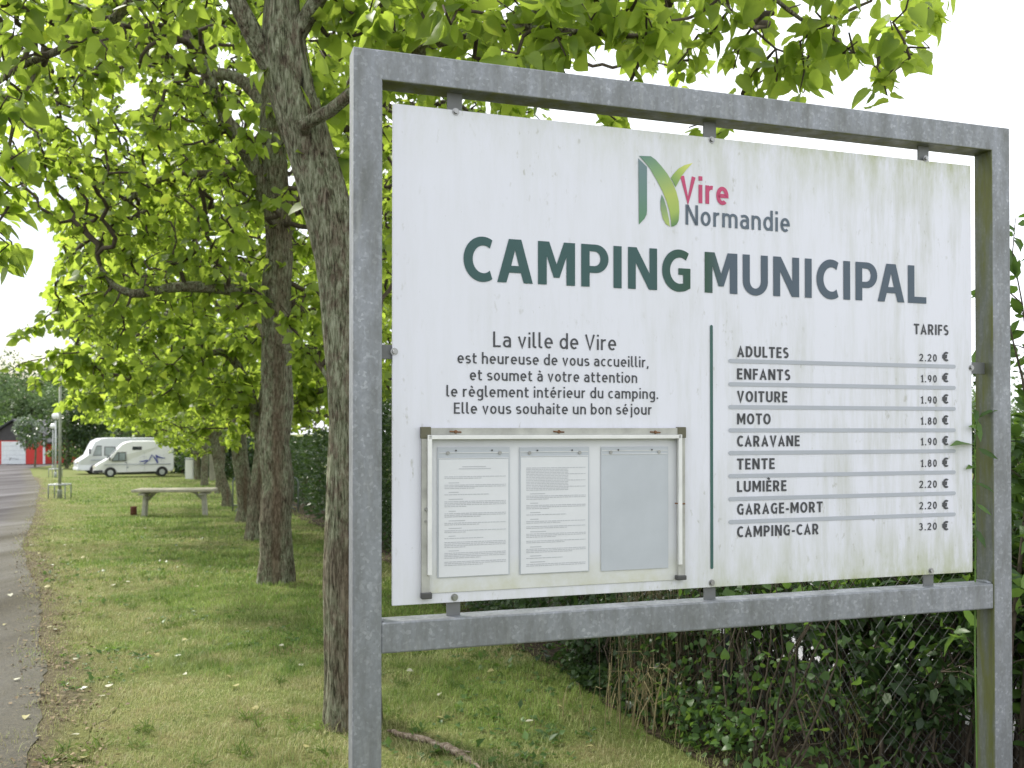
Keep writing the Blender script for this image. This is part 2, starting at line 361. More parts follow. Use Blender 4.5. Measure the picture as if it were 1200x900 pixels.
def make_tree(root, origin, trunk, limbs, A, n_leaf, leaf_size, step=.16, infl=2.5, kill=.22, iters=110, name_mat='leaf', tip=.0035, templ=None, up=.7, jit=.38, extra=None):
    """trunk, limbs: (points, radii) in world space; builds trunk, limb, crown children of root"""
    origin = np.array(origin, float); seeds, par, fixed = [], [], []
    def add(P, r, start):
        last = start
        for p, q in zip(P, r):
            seeds.append(p); par.append(last); fixed.append(q); last = len(seeds)-1
    TP, TR = trunk; add(TP, TR, -1); first_ok = len(seeds)
    for P, r in limbs:
        j = int(np.linalg.norm(np.array(seeds)-P[0], axis=1).argmin()); add(P, r, j)
    ntr = len(TP); S = np.array(seeds)
    arr, par = colonize(seeds, par, A, step, infl, kill, iters, jit)
    n = len(arr); nf = len(fixed); acc = np.zeros(n); ch = [[] for _ in range(n)]
    for i in range(n-1, 0, -1):
        if par[i] >= 0: ch[par[i]].append(i)
    E = 2.35; rad = np.zeros(n)
    for i in range(n-1, -1, -1):
        s = sum(rad[c]**E for c in ch[i] if c >= nf); rad[i] = max(tip, (s + (tip**E)*1.0)**(1/E))
        if i < nf: rad[i] = fixed[i]
    # chains
    chains = []
    stack = [(c, i) for i in range(nf) for c in ch[i] if c >= nf]
    while stack:
        s, p = stack.pop(); pts = [arr[p], arr[s]]; rr = [min(rad[s]*1.15, rad[p]), rad[s]]; cur = s
        while ch[cur]:
            cs = sorted(ch[cur], key=lambda c: -rad[c])
            for c in cs[1:]: stack.append((c, cur))
            cur = cs[0]; pts.append(arr[cur]); rr.append(rad[cur])
        chains.append((np.array(pts)-origin, np.array(rr)))
    link('trunk', tubes('trunk', [(np.asarray(TP)-origin, np.asarray(TR))], MAT['bark'], 56, .034, .26), root)
    big = [(np.asarray(P)-origin, np.asarray(r)) for P, r in limbs]
    for P, r in big: link('limb', tubes('limb', [(P, r)], MAT['bark'], 12, .06), root)
    if chains: link('twigs', tubes('twigs', chains, MAT['twig']), root)['kind'] = 'stuff'
    # leaves on thin wood
    thin = np.array([i for i in range(nf, n) if rad[i] < tip*3.2]); 
    if extra is not None: thin = np.concatenate([thin, extra(arr, thin)])
    pick = RNG.choice(thin, n_leaf); base = arr[pick]; pp = arr[np.maximum(par[pick], 0)]
    dirn = base-pp; t = RNG.random((n_leaf, 1)); P = base - dirn*t
    outw = RNG.normal(0, 1, (n_leaf, 3)); outw[:, 2] = outw[:, 2]*.5; pet = outw/np.linalg.norm(outw, axis=1, keepdims=True)*RNG.uniform(.03, .13, (n_leaf, 1))*(leaf_size/.14)
    P = P+pet; P[:, 2] -= .02
    D = pet/np.linalg.norm(pet, axis=1, keepdims=True) + RNG.normal(0, .35, (n_leaf, 3)); D[:, 2] -= .65
    sz = leaf_size*np.clip(RNG.normal(1, .25, n_leaf), .45, 1.5)
    link('crown', leaves('crown', P-origin, D, sz, MAT[name_mat], templ or T_heart(), up=up), root)
    return root
def ell(n, c, r, zlo=None, shell=.55):
    """points in an ellipsoid, biased to its outer part"""
    q = RNG.normal(0, 1, (n, 3)); q /= np.linalg.norm(q, axis=1, keepdims=True); q *= (RNG.uniform(shell**3, 1, (n, 1)))**(1/3)
    p = q*np.array(r)+np.array(c)
    return p if zlo is None else p[p[:, 2] > zlo]
def pxblob(n, xr, yr, dr):
    return np.array([tuple(PX(random.uniform(*xr), random.uniform(*yr), random.uniform(*dr))) for _ in range(n)])
def pxpath(pts, step=.16, amp=.02):
    """pts: (x, y, depth, radius)"""
    Q, q = resample([PX(a, b, d) for a, b, d, r in pts], [r for *_, r in pts], step)
    return wobble(Q, amp), q

# ------------------------------------------------------------------ ground, road, gravel beyond the hedge
def ground_mat():
    m = NM('lawn_soil'); big = m.noise(.55, 5, .6); med = m.noise(2.6, 6, .65); fine = m.noise(38, 5, .7)
    c = m.ramp(fine, [(.3, (.065, .090, .024)), (.55, (.125, .155, .042)), (.75, (.19, .20, .075))])
    dry = m.math('MULTIPLY', m.ramp(med, [(.46, 0.0), (.66, .85)]), m.ramp(big, [(.36, .35), (.62, 1.0)]))
    c = m.mix(dry, c, m.ramp(fine, [(.3, (.13, .105, .05)), (.7, (.25, .205, .105))]))
    return m.pbr(c, .95, 0, .1, m.bump(fine, .8, .03))
MAT['ground'] = ground_mat()
YR = np.unique(np.round(np.concatenate([np.arange(-40, 2, 2), np.arange(2, 24, .12), np.arange(24, 110, .6), np.arange(110, 700, 15)]), 3))
def strip(name, xl, xr, dz, mat, rows=YR, kind='structure', cols=2):
    """sheet between edges xl(y), xr(y), lying dz above the ground profile"""
    L = np.array([xl(y) for y in rows]); Q = np.array([xr(y) for y in rows]); t = np.linspace(0, 1, cols)
    X = L[:, None]*(1-t)+Q[:, None]*t; Y = np.repeat(rows[:, None], cols, 1); Z = np.repeat(gz(rows)[:, None], cols, 1)+dz
    V = np.stack([X, Y, Z], -1).reshape(-1, 3); n = len(rows)
    i = np.arange(n-1)[:, None]*cols; j = np.arange(cols-1)[None]
    F = np.stack([i+j, i+j+1, i+cols+j+1, i+cols+j], -1).reshape(-1, 4)
    return tag(link(name, np_mesh(name, V, [F], mat, {'across': np.tile(t, n)})), kind=kind)
strip('ground', lambda y: -500, lambda y: 500, 0, MAT['ground'])
RE_Y = np.array([-40, 2, 4.2, 5.64, 8.75, 15, 26, 34, 45, 60, 75, 90, 110.]); RE_X = np.array([18, -1.0, -2.14, -2.80, -4.38, -7.8, -13.2, -17.2, -22.6, -30.6, -38.5, -43, -50.])
_jag = RNG.normal(0, 1, 4000); _jag2 = np.convolve(_jag, np.ones(9)/4, 'same')
def road_edge(y, amp=.07): 
    k = int((y+40)/.12) % 3900
    return np.interp(y, RE_Y, RE_X) + (.45*amp*_jag2[k]+.012*_jag[k])*min(1.0, max(.3, 10/max(y, 3))) 
def asphalt():
    m = NM('worn_asphalt'); fine = m.noise(90, 4, .7); big = m.noise(.5, 5, .62, m.map((1.5, .10, 1)), .3); moss = m.noise(1.7, 7, .72)
    c = m.ramp(fine, [(.3, (.026, .023, .025)), (.7, (.055, .049, .053))])
    c = m.mix(m.ramp(big, [(.42, 0.0), (.62, .55)]), c, (.066, .059, .066))
    c = m.mix(m.ramp(moss, [(.56, 0.0), (.68, .75)]), c, (.055, .05, .042))
    ac = m.math('ADD', m.attr('across'), m.math('MULTIPLY', m.math('SUBTRACT', m.noise(2.6, 8, .75), .5), .16))
    ed = m.ramp(ac, [(.88, 0.0), (.945, .8), (1, 1.0)])
    c = m.mix(ed, c, m.ramp(m.noise(42, 6, .75), [(.32, (.025, .023, .018)), (.52, (.060, .054, .036)), (.70, (.12, .105, .07))]))
    grit = m.noise(160, 3, .7); c = m.mix(m.ramp(grit, [(.60, 0.0), (.70, .4)]), c, (.085, .081, .082))
    return m.pbr(c, m.ramp(big, [(.38, .95), (.64, .5)]), 0, .16, m.bump(m.math('ADD', fine, grit), .6, .012))
RR = YR[(YR > -10) & (YR < 100)]
strip('road', lambda y: np.interp(y, RE_Y, RE_X)-7.5, road_edge, .012, asphalt(), RR, cols=3)
mv = NM('verge_soil'); f = mv.noise(30, 6, .7); MAT['verge'] = mv.pbr(mv.mix(mv.ramp(mv.math('ADD', mv.attr('across'), mv.math('MULTIPLY', mv.math('SUBTRACT', mv.noise(5, 6, .7), .5), .5)), [(.55, 0.0), (.92, 1.0)]), mv.ramp(f, [(.3, (.050, .042, .028)), (.55, (.115, .098, .060)), (.75, (.24, .205, .125))]), mv.ramp(f, [(.3, (.075, .090, .030)), (.55, (.14, .145, .050)), (.75, (.21, .195, .085))])), .95, 0, .1, mv.bump(f, .9, .03))
_j3 = np.convolve(RNG.normal(0, 1, 4000), np.ones(7)/3.5, 'same')
strip('verge', lambda y: np.interp(y, RE_Y, RE_X)-.25, lambda y: road_edge(y)+.38+.08*_j3[int((y+40)/.12) % 3900]*min(3, y/5), .006, MAT['verge'], YR[(YR > 0) & (YR < 60)], cols=3)
mg = NM('pale_gravel'); f = mg.noise(60, 5, .7); MAT['gravel'] = mg.pbr(mg.ramp(f, [(.3, (.42, .40, .39)), (.7, (.62, .60, .59))]), .9, 0, .2)
strip('gravel_track', lambda y: np.interp(y, [0, 4, 40], [3.9, 2.6, -7.5]), lambda y: np.interp(y, [0, 4, 40], [14, 13, 3]), .008, MAT['gravel'], YR[(YR > -4) & (YR < 40)])
ms = NM('leaf_litter'); f = ms.noise(26, 6, .75); MAT['litter'] = ms.pbr(ms.ramp(f, [(.3, (.022, .018, .013)), (.5, (.060, .046, .031)), (.7, (.15, .115, .075))]), .95, 0, .1, ms.bump(f, 1, .04))
HB_Y = np.array([0, 3.6, 4.45, 6.5, 12.5, 45]); HB_X = np.array([2.4, 1.12, .80, .12, -1.72, -12.0])
strip('hedge_soil', lambda y: np.interp(y, HB_Y, HB_X)+.08*_j3[int(y*9) % 3900], lambda y: np.interp(y, HB_Y, HB_X)+1.7, .010, MAT['litter'], YR[(YR > 2.2) & (YR < 45)], cols=3)

# grass blades: one mass
def grass_mat():
    m = NM('grass_blade'); a = m.attr('tone'); dry = m.attr('dry')
    c = m.ramp(a, [(0, (.060, .125, .018)), (.5, (.145, .240, .038)), (1, (.33, .41, .11))])
    d = m.ramp(a, [(0, (.25, .205, .095)), (1, (.54, .48, .28))]); c = m.mix(dry, c, d)
    p = m.n('ShaderNodeBsdfPrincipled'); m.l(c, p.inputs['Base Color']); p.inputs['Roughness'].default_value = .55; p.inputs['Specular IOR Level'].default_value = .3
    t = m.n('ShaderNodeBsdfTranslucent'); m.l(c, t.inputs['Color']); x = m.n('ShaderNodeMixShader'); x.inputs[0].default_value = .3
    m.l(p.outputs[0], x.inputs[1]); m.l(t.outputs[0], x.inputs[2]); m.l(x.outputs[0], m.out.inputs['Surface']); return m.m
def vnoise(x, y, s, seed):
    g = np.random.default_rng(seed).random((256, 256)); X = x*s+1000; Y = y*s+1000
    i, j = np.floor(X).astype(int), np.floor(Y).astype(int); u, v = X-i, Y-j; u = u*u*(3-2*u); v = v*v*(3-2*v)
    G = lambda a, b: g[a % 256, b % 256]
    return G(i, j)*(1-u)*(1-v)+G(i+1, j)*u*(1-v)+G(i, j+1)*(1-u)*v+G(i+1, j+1)*u*v
def grass():
    xs, ys, hs, ws = [], [], [], []
    for y0, y1, den, h, w in ((3.3, 6.5, 6800, .036, .0030), (6.5, 10, 3200, .038, .0042), (10, 16, 1300, .044, .0066), (16, 30, 330, .05, .011), (30, 58, 70, .06, .022)):
        n = int((y1-y0)*den*(np.interp((y0+y1)/2, HB_Y, HB_X)-np.interp((y0+y1)/2, RE_Y, RE_X)+.6)); n = min(n, 130000)
        y = RNG.uniform(y0, y1, n); l = np.interp(y, RE_Y, RE_X)-.22; r = np.interp(y, HB_Y, HB_X)+.35
        x = l+(r-l)*RNG.random(n); e = np.minimum(x-l, r-x); k = RNG.random(n) < np.clip(.02+e/.75+.5*(vnoise(x, y, 3.5, 77)-.5), 0, 1)
        xs.append(x[k]); ys.append(y[k]); hs.append(np.full(k.sum(), h)); ws.append(np.full(k.sum(), w))
    x, y, h, w = map(np.concatenate, (xs, ys, hs, ws)); n = len(x)
    p = .5*vnoise(x, y, .9, 1)+.3*vnoise(x, y, 2.6, 2)+.2*vnoise(x, y, 7, 3)
    el = x-np.interp(y, RE_Y, RE_X); p2 = p+np.clip(.35-el*.22, 0, .3)
    dry = np.clip((p2-.50)*4.4, 0, 1)*RNG.uniform(.3, 1, n); dry[RNG.random(n) < .06] = .8
    h = h*RNG.uniform(.45, 1.4, n)*(1-.35*dry)*(.45+1.2*vnoise(x, y, 6.5, 5)); long = RNG.random(n) < .03; h[long] *= 1.8
    tone = np.clip(-.05+.45*vnoise(x, y, 1.1, 9)+.35*vnoise(x, y, 3.2, 12)+.45*vnoise(x, y, 9, 10)+RNG.normal(0, .20, n), 0, 1)
    a = RNG.uniform(0, 2*np.pi, n); lean = RNG.uniform(.2, 1.0, n); dx, dy = np.cos(a), np.sin(a); wx, wy = -dy*w/2, dx*w/2; z = gz(y)-.004
    b = np.stack
    V = b([b([x-wx, y-wy, z], 1), b([x+wx, y+wy, z], 1), b([x+dx*h*lean*.35+wx*.8, y+dy*h*lean*.35+wy*.8, z+h*.62], 1), b([x+dx*h*lean*.35-wx*.8, y+dy*h*lean*.35-wy*.8, z+h*.62], 1), b([x+dx*h*lean, y+dy*h*lean, z+h*(1.05-.3*lean)], 1)], 1)
    o = np.arange(n)[:, None]*5
    me = np_mesh('grass', V.reshape(-1, 3), [o+np.array([[0, 1, 2, 3]]), o+np.array([[3, 2, 4]])], grass_mat(), {'tone': np.repeat(tone, 5), 'dry': np.repeat(dry, 5)}, smooth=True)
    tag(link('grass', me), kind='stuff')
grass()
def tussocks():
    n = 420; y = 3.5+RNG.random(n)**1.5*18; l = np.interp(y, RE_Y, RE_X)+.05; r = np.interp(y, HB_Y, HB_X)+.2; x = l+(r-l)*RNG.random(n); k = vnoise(x, y, 1.3, 66) > .45; x, y = x[k], y[k]; m = 26
    X = np.repeat(x, m)+RNG.normal(0, .022, len(x)*m); Y = np.repeat(y, m)+RNG.normal(0, .022, len(x)*m); D = RNG.normal(0, .75, (len(X), 3)); D[:, 2] = RNG.uniform(.4, 1.2, len(X))
    V, Fc = T_long(.028); tone = np.clip(np.repeat(RNG.beta(2, 2, len(x)), m)+RNG.normal(0, .15, len(X)), 0, 1)
    me = leaves('grass_tussocks', np.stack([X, Y, gz(Y)], 1), D, RNG.uniform(.035, .085, len(X)), MAT['tussock'], (V, Fc), up=.6, tone=tone); tag(link('grass_tussocks', me), kind='stuff')
MAT['tussock'] = leaf_mat('tussock_blade', (.06, .125, .022), (.17, .25, .06), (.18, .27, .05), .35, .5)
tussocks()
# broad-leaved weeds in the lawn
n = 4200; y = 3.6+RNG.random(n)**1.7*16; l = np.interp(y, RE_Y, RE_X)+.1; r = np.interp(y, HB_Y, HB_X)+.5; x = l+(r-l)*RNG.random(n)
k = vnoise(x, y, 1.1, 21) > .52; x, y = x[k], y[k]; cx = np.repeat(x, 5); cy = np.repeat(y, 5); D = RNG.normal(0, 1, (len(cx), 3)); D[:, 2] = RNG.uniform(.15, .6, len(cx))
tag(link('lawn_weeds', leaves('lawn_weeds', np.stack([cx, cy, gz(cy)+.012], 1), D, np.where(RNG.random(len(cx)) < .18, RNG.uniform(.03, .065, len(cx)), RNG.uniform(.010, .026, len(cx))), MAT['shrub_leaf'], T_small(), up=1.2)), kind='stuff')

n = 5200; y = 3.4+RNG.random(n)**1.5*22; x = np.interp(y, RE_Y, RE_X)+RNG.normal(.10, .15, n); k = vnoise(x, y, 2.2, 55) > .36; x, y = x[k], y[k]
Dl = RNG.normal(0, 1, (len(x), 3)); Dl[:, 2] *= .25
MAT['dead_leaf'] = leaf_mat('dead_leaf', (.06, .04, .025), (.22, .165, .09), (.1, .07, .03), .1, .8)
tag(link('leaf_debris', leaves('leaf_debris', np.stack([x, y, gz(y)+.020], 1), Dl, RNG.uniform(.008, .034, len(x)), MAT['dead_leaf'], T_small(), up=2)), kind='stuff')
# ------------------------------------------------------------------ the sign
D = 2.55; ANG = .31257; SX0 = -.16942*D
g0 = gz(D+.3)
SIGN = thing('information_sign', 'large white campsite price board in a galvanised square-tube frame beside the lawn', 'sign', (SX0, D, g0), ANG)
SM = Matrix.Translation((SX0, D, g0)) @ Matrix.Rotation(ANG, 4, 'Z'); SMI = SM.inverted()
cz = CAM_Z-g0
W_, A_, B_ = .8904*D, .0313*D, .080
ZT, ZTI, ZL, ZLB = .4101*D+cz, .3769*D+cz, -.2076*D+cz, -.2414*D+cz
PW = .0255; PU0, PU1, PZ0, PZ1 = .0443*D, .8331*D, -.1920*D+cz, .3567*D+cz
def pp(x, y, w=PW):
    """photo pixel -> (u, z) on the sign plane at depth w behind its front"""
    o = SMI @ Vector((0, 0, CAM_Z)); q = SMI @ PX(x, y, 3); d = q-o; t = (w-o.y)/d.y; h = o+d*t
    return h.x, h.z
bv = .005
def frame_bar(pts, ax, name, mat):
    """mitred square tube: polygon in the sign plane, rounded along its length only"""
    m = MB().prism(pts, 0, B_)
    es = [e for e in m.bm.edges if abs((e.verts[0].co-e.verts[1].co).normalized()[ax]) > .99]
    bmesh.ops.bevel(m.bm, geom=es, offset=bv, segments=3, profile=.5, affect='EDGES'); return m.build(name, mat, SIGN)
frame_bar([(0, -.5), (0, ZT), (A_, ZTI), (A_, -.5)], 2, 'post', MAT['galv'])
frame_bar([(W_, -.5), (W_, ZT), (W_-A_, ZTI), (W_-A_, -.5)], 2, 'post', MAT['galv_algae'])
frame_bar([(0, ZT), (W_, ZT), (W_-A_, ZTI), (A_, ZTI)], 0, 'top_beam', MAT['galv_under'])
MB().box(A_-.001, W_-A_+.001, .002, B_-.002, ZLB, ZL, bv).build('bottom_beam', MAT['galv'], SIGN)
for nm, u0, z0 in (('weld_bead', W_-A_-.004, ZL), ('weld_bead', A_+.001, ZL)):
    MB().tube([(u0, .01, z0), (u0, .03, z0+.003), (u0, .055, z0+.001), (u0, .075, z0)], [.005, .007, .006, .004], 8).build(nm, MAT['galv'], SIGN)
PANEL = MB().box(PU0, PU1, PW, PW+.010, PZ0, PZ1, .0012).build('panel', MAT['panel'], SIGN)
def bolt(u, z, w=PW):
    m = MB(); m.tube([(u, w-.0015, z), (u, w+.001, z)], .0105, 16); m.tube([(u, w-.0075, z), (u, w-.001, z)], .0065, 6); return m.build('bolt', MAT['bolt'], SIGN)
for x, y, side in ((534, 131, 't'), (834, 164, 't'), (1085, 186, 't'), (532.5, 700, 'b'), (834, 683, 'b'), (1091, 669, 'b')):
    u, z = pp(x, y); bolt(u, z)
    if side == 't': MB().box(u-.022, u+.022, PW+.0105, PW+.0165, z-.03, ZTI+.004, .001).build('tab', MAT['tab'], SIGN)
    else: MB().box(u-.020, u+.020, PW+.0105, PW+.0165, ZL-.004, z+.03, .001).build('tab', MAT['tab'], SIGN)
for x, y in ((462, 412), (1138, 431)):
    u, z = pp(x, y); bolt(u, z)
    a, b = (A_-.003, u+.03) if x < 600 else (u-.03, W_-A_+.003)
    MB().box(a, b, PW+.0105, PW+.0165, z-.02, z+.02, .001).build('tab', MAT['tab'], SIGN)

# lettering: flat vinyl letters on the panel, drawn as strokes on a grid 100 high
def arc(cx, cy, rx, ry, a0, a1, n=18): return [(cx+rx*math.cos(R(a0+(a1-a0)*i/n)), cy+ry*math.sin(R(a0+(a1-a0)*i/n))) for i in range(n+1)]
def glyph(c, s):
    """(width, strokes) of a character for stroke width s"""
    k = s/2.; t = 100-k; X = 72-k; m = (X+k)/2; ry = (X-k)/2; l = k; 
    ow = 50; r = ow-k; rx = (r-l)/2; ox = (r+l)/2
    def el(cx, cy, a, b): return arc(cx, cy, a, b, 90, 450, 32)
    if c == 'a': return 46, [[(5, X-4)]+arc(22, X-19, 24-k, 19, 105, 0, 10)+[(46-k, 0)], [(46-k, 42), (22, 42)]+arc(20, (42+k)/2, 20-k, (42-k)/2, 90, 270, 12)+[(28, k), (46-k, k+12)]]
    if c == 'à': w, q = glyph('a', s); return w, q+[[(14, 98), (28, 83)]]
    if c == 'b': return ow, [[(l, 104), (l, 0)], el(ox, m, rx, ry)]
    if c == 'd': return ow, [[(r, 104), (r, 0)], el(ox, m, rx, ry)]
    if c == 'p': return ow, [[(l, 72), (l, -26)], el(ox, m, rx, ry)]
    if c == 'g': return ow, [el(ox, m, rx, ry), [(r, 72), (r, -8)]+arc(ox, -10, rx, 16, 0, -140, 12)]
    if c == 'c': return 42, [arc(25, m, 25-k, ry, 52, 308, 22)]
    if c == 'e': return 50, [[(l, m), (50-k, m)]+arc(25, m, 25-k, ry, 6, 310, 24)]
    if c == 'è': return 50, glyph('e', s)[1]+[[(17, 98), (31, 83)]]
    if c == 'é': return 50, glyph('e', s)[1]+[[(33, 98), (19, 83)]]
    if c in 'nh': return 48, [[(l, 104 if c == 'h' else 72), (l, 0)], [(l, X-20)]+arc(24, X-20, 24-k, 20, 170, 0, 14)+[(48-k, 0)]]
    if c == 'm': q = (78-k-l)/4; return 78, [[(l, 72), (l, 0)], [(l, X-17)]+arc(l+q, X-17, q, 17, 165, 0, 12)+[(l+2*q, 0)], [(l+2*q, X-17)]+arc(l+3*q, X-17, q, 17, 165, 0, 12)+[(78-k, 0)]]
    if c == 'u': return 48, [[(l, 72), (l, k+20)]+arc(24, k+20, 24-k, 20, 180, 350, 14), [(48-k, 72), (48-k, 0)]]
    if c == 'r': return 32, [[(l, 72), (l, 0)], [(l, X-20)]+arc(26, X-20, 26-k, 20, 170, 78, 10)]
    if c == 'i': return s, [[(k, 72), (k, 0)], [(k, 88), (k, 88+s*1.1)]]
    if c == 'j': return s+10, [[(10+k, 72), (10+k, -10)]+arc(k-2, -10, 12, 14, 0, -80, 8), [(10+k, 88), (10+k, 88+s*1.1)]]
    if c == 'l': return 22, [[(k, 104), (k, 16)]+arc(k+13, 16, 13, 16-k, 180, 275, 8)+[(22, k)]]
    if c == 'o': return ow, [el(ox, m, rx, ry)]
    if c == 's': q = ry/2; return 40, [arc(20, X-q, 19-k*.6, q, 35, 270, 16)+arc(20, k+q, 20-k*.6, q, 85, -145, 16)]
    if c == 't': return 34, [[(12, 92), (12, 17)]+arc(25, 17, 13, 17-k, 180, 275, 8)+[(34, k)], [(0, X), (33, X)]]
    if c == 'v': return 48, [[(k*.9, 72), (24, k*.6), (48-k*.9, 72)]]
    if c == ',': return 12, [[(8, 12), (2, -14)]]
    if c == '.': return s*1.1, [[(s*.55, 0), (s*.55, s*1.15)]]
    if c == '-': return 30, [[(2, 38), (28, 38)]]
    if c == 'A': return 62, [[(k*.9, 0), (31, t-k*.4), (62-k*.9, 0)], [(12, 30), (50, 30)]]
    if c == 'C': return 54, [arc(33, 50, 33-k, 50-k, 50, 310, 28)]
    if c == 'D': return 60, [[(l, k), (l, t), (24, t)]+arc(24, 50, 36-k, 50-k, 85, -85, 18)+[(24, k), (l, k)]]
    if c == 'E': return 46, [[(45, t), (l, t), (l, k), (46, k)], [(l, 52), (42, 52)]]
    if c == 'È': return 46, glyph('E', s)[1]+[[(12, 124), (30, 109)]]
    if c == 'F': return 44, [[(44, t), (l, t), (l, 0)], [(l, 50), (40, 50)]]
    if c == 'G': return 60, [arc(33, 50, 33-k, 50-k, 48, 318, 28)+[(60-k, 14), (60-k, 48), (38, 48)]]
    if c == 'I': return s, [[(k, 100), (k, 0)]]
    if c == 'L': return 44, [[(l, 100), (l, k), (44, k)]]
    if c == 'M': return 74, [[(l, 0), (l, t), (l+4, t), (37, 28), (70-k, t), (74-k, t), (74-k, 0)]]
    if c == 'N': return 62, [[(l, 0), (l, t), (l+4, t), (58-k, k), (62-k, k), (62-k, 100)]]
    if c == 'O': return 66, [el(33, 50, 33-k, 50-k)]
    if c == 'P': return 54, [[(l, 0), (l, t), (28, t)]+arc(28, (t+44)/2, 26-k, (t-44)/2, 85, -85, 14)+[(28, 44), (l, 44)]]
    if c == 'R': w, q = glyph('P', s); return 58, q+[[(28, 44), (57-k, 0)]]
    if c == 'S': q = (50-k)/2; return 50, [arc(25, t-q, 24-k, q, 38, 270, 18)+arc(25, k+q, 25-k, q, 88, -142, 18)]
    if c == 'T': return 54, [[(0, t), (54, t)], [(27, t), (27, 0)]]
    if c == 'U': return 60, [[(l, 100), (l, 32)]+arc(30, 30, 30-k, 30-k, 180, 360, 18)+[(60-k, 100)]]
    if c == 'V': return 60, [[(k*.9, 100), (30, k*.6), (60-k*.9, 100)]]
    if c == '0': return 50, [el(25, 50, 25-k, 50-k)]
    if c == '1': return 34, [[(2, 76), (22, t-2), (22, 0)], [(8, k), (36, k)]]
    if c == '2': return 48, [arc(23, t-24, 23-k*.6, 24, 165, -35, 16)+[(k, k+1), (48, k)]]
    if c == '3': return 48, [arc(22, t-22, 24-k, 22, 150, -85, 14), arc(22, k+25, 26-k, 26, 85, -150, 14)]
    if c == '8': return 50, [el(25, t-21, 22-k, 21), el(25, k+25, 25-k, 25)]
    if c == '9': return 50, [el(25, t-27, 25-k, 27), [(50-k, t-27)]+arc(18, t-27, 32-k, t-27-k, 0, -78, 12)]
    if c == '€': return 60, [arc(38, 50, 28-k*.5, 50-k, 52, 308, 24), [(0, 60), (46, 60)], [(0, 40), (44, 40)]]
    return 28, []
def stroke_mesh(P, s):
    """ribbon of width s along P with mitred corners"""
    P = [Vector(p) for p in P]; Q = [P[0]]
    for p in P[1:]:
        if (p-Q[-1]).length > .4: Q.append(p)
    n = len(Q); closed = n > 8 and (Q[0]-Q[-1]).length < 1.0
    if closed: Q[-1] = Q[0].copy()
    L, Rr = [], []
    for i in range(n):
        a = Q[i]-Q[i-1] if i else (Q[0]-Q[-2] if closed else Q[1]-Q[0]); b = Q[i+1]-Q[i] if i < n-1 else (Q[1]-Q[0] if closed else a)
        a = a.normalized(); b = b.normalized(); na = Vector((-a.y, a.x)); nb = Vector((-b.y, b.x)); mt = na+nb
        if mt.length < 1e-3: mt = na
        mt.normalize(); k = min(2.2, 1/max(.2, mt.dot(na))); L.append(Q[i]+mt*(s/2*k)); Rr.append(Q[i]-mt*(s/2*k))
    V = L+Rr; F = [(i, i+1, n+i+1, n+i) for i in range(n-1)]
    return V, F
def lettering(s, xl, xr, yb, cap, mat, st=12, name='lettering', w=.0014, gap=13):
    """s between photo columns xl..xr, baseline at photo row yb (at xl), capital height cap px (at xl)"""
    u0, zb = pp(xl, yb); _, zt = pp(xl, yb-cap); u1 = pp(xr, yb)[0]; x = 0; V, F, D_ = [], [], []
    for c in s:
        wd, strokes = glyph(c, st)
        for j, q in enumerate(strokes):
            v, f = stroke_mesh(q, st); o = len(V); V += [(x+a.x, a.y, j) for a in v]; F += [tuple(o+i for i in ff) for ff in f]
        x += wd + (gap if c != ' ' else 0)
    x0 = min(v[0] for v in V); x1 = max(v[0] for v in V); sx = (u1-u0)/(x1-x0); sz = (zt-zb)/100.
    me = bpy.data.meshes.new(name); me.from_pydata([(u0+(a-x0)*sx, PW-w-.00012*j, zb+b*sz) for a, b, j in V], [], F); me.materials.append(mat); me.update()
    return link(name, me, PANEL)
ux = lambda x, y: pp(x, y)[0]
MAT['camping'] = grad('green_letters', 0, [(0, (.034, .118, .112))]*1 + [(1, (.034, .10, .075))])
MAT['municipal'] = grad('slate_letters', 0, [(0, (.10, .135, .175)), (1, (.10, .135, .175))])
uM0, uM1 = ux(826, 320), ux(850, 320)
mm = NM('green_to_slate'); sp = mm.n('ShaderNodeSeparateXYZ'); mm.l(mm.co(), sp.inputs[0])
ff = mm.math('DIVIDE', mm.math('SUBTRACT', sp.outputs[0], uM0), uM1-uM0, True); MAT['municipal'] = mm.pbr(mm.mix(ff, (.019, .064, .040), (.062, .088, .120)), .5, 0, .4)
mm = NM('title_green'); sp = mm.n('ShaderNodeSeparateXYZ'); mm.l(mm.co(), sp.inputs[0]); ua, ub = ux(760, 310), ux(812, 310)
ff = mm.math('DIVIDE', mm.math('SUBTRACT', sp.outputs[0], ua), ub-ua, True); MAT['camping'] = mm.pbr(mm.mix(ff, (.027, .076, .076), (.018, .064, .038)), .5, 0, .4)

# title letters drawn as heavy condensed capitals: outline polygons on a 100-high grid
def band(outer, inner): return [outer+inner[::-1]]
def G_C():
    w = 66; o = arc(44, 50, 44, 51.5, 58, 302, 30); i = arc(46, 50, 25, 31.5, 62, 298, 30)
    return [[(66.5, 94)]+o[1:-1]+[(66.5, 6), (60.5, 25)]+i[::-1][1:-1]+[(60.5, 75)]], 67
def G_A(): return [[(0, 0), (20.5, 0), (27, 23), (53, 23), (59.5, 0), (80, 0), (54, 100), (26, 100)], [(31.3, 39), (48.7, 39), (40, 75)]], 80
def G_M(): return [[(0, 0), (19.5, 0), (19.5, 66), (35, 17), (48, 17), (63.5, 66), (63.5, 0), (83, 0), (83, 100), (58, 100), (41.5, 48), (25, 100), (0, 100)]], 83
def G_P():
    o = [(0, 0), (19, 0), (19, 33), (33, 33)]+arc(33, 66.5, 29, 33.5, -90, 90, 16)+[(0, 100)]
    return [o, [(19, 49), (31, 49)]+arc(31, 66.5, 12.5, 17, -90, 90, 12)+[(19, 84)]], 62
def G_I(): return [[(0, 0), (19, 0), (19, 100), (0, 100)]], 19
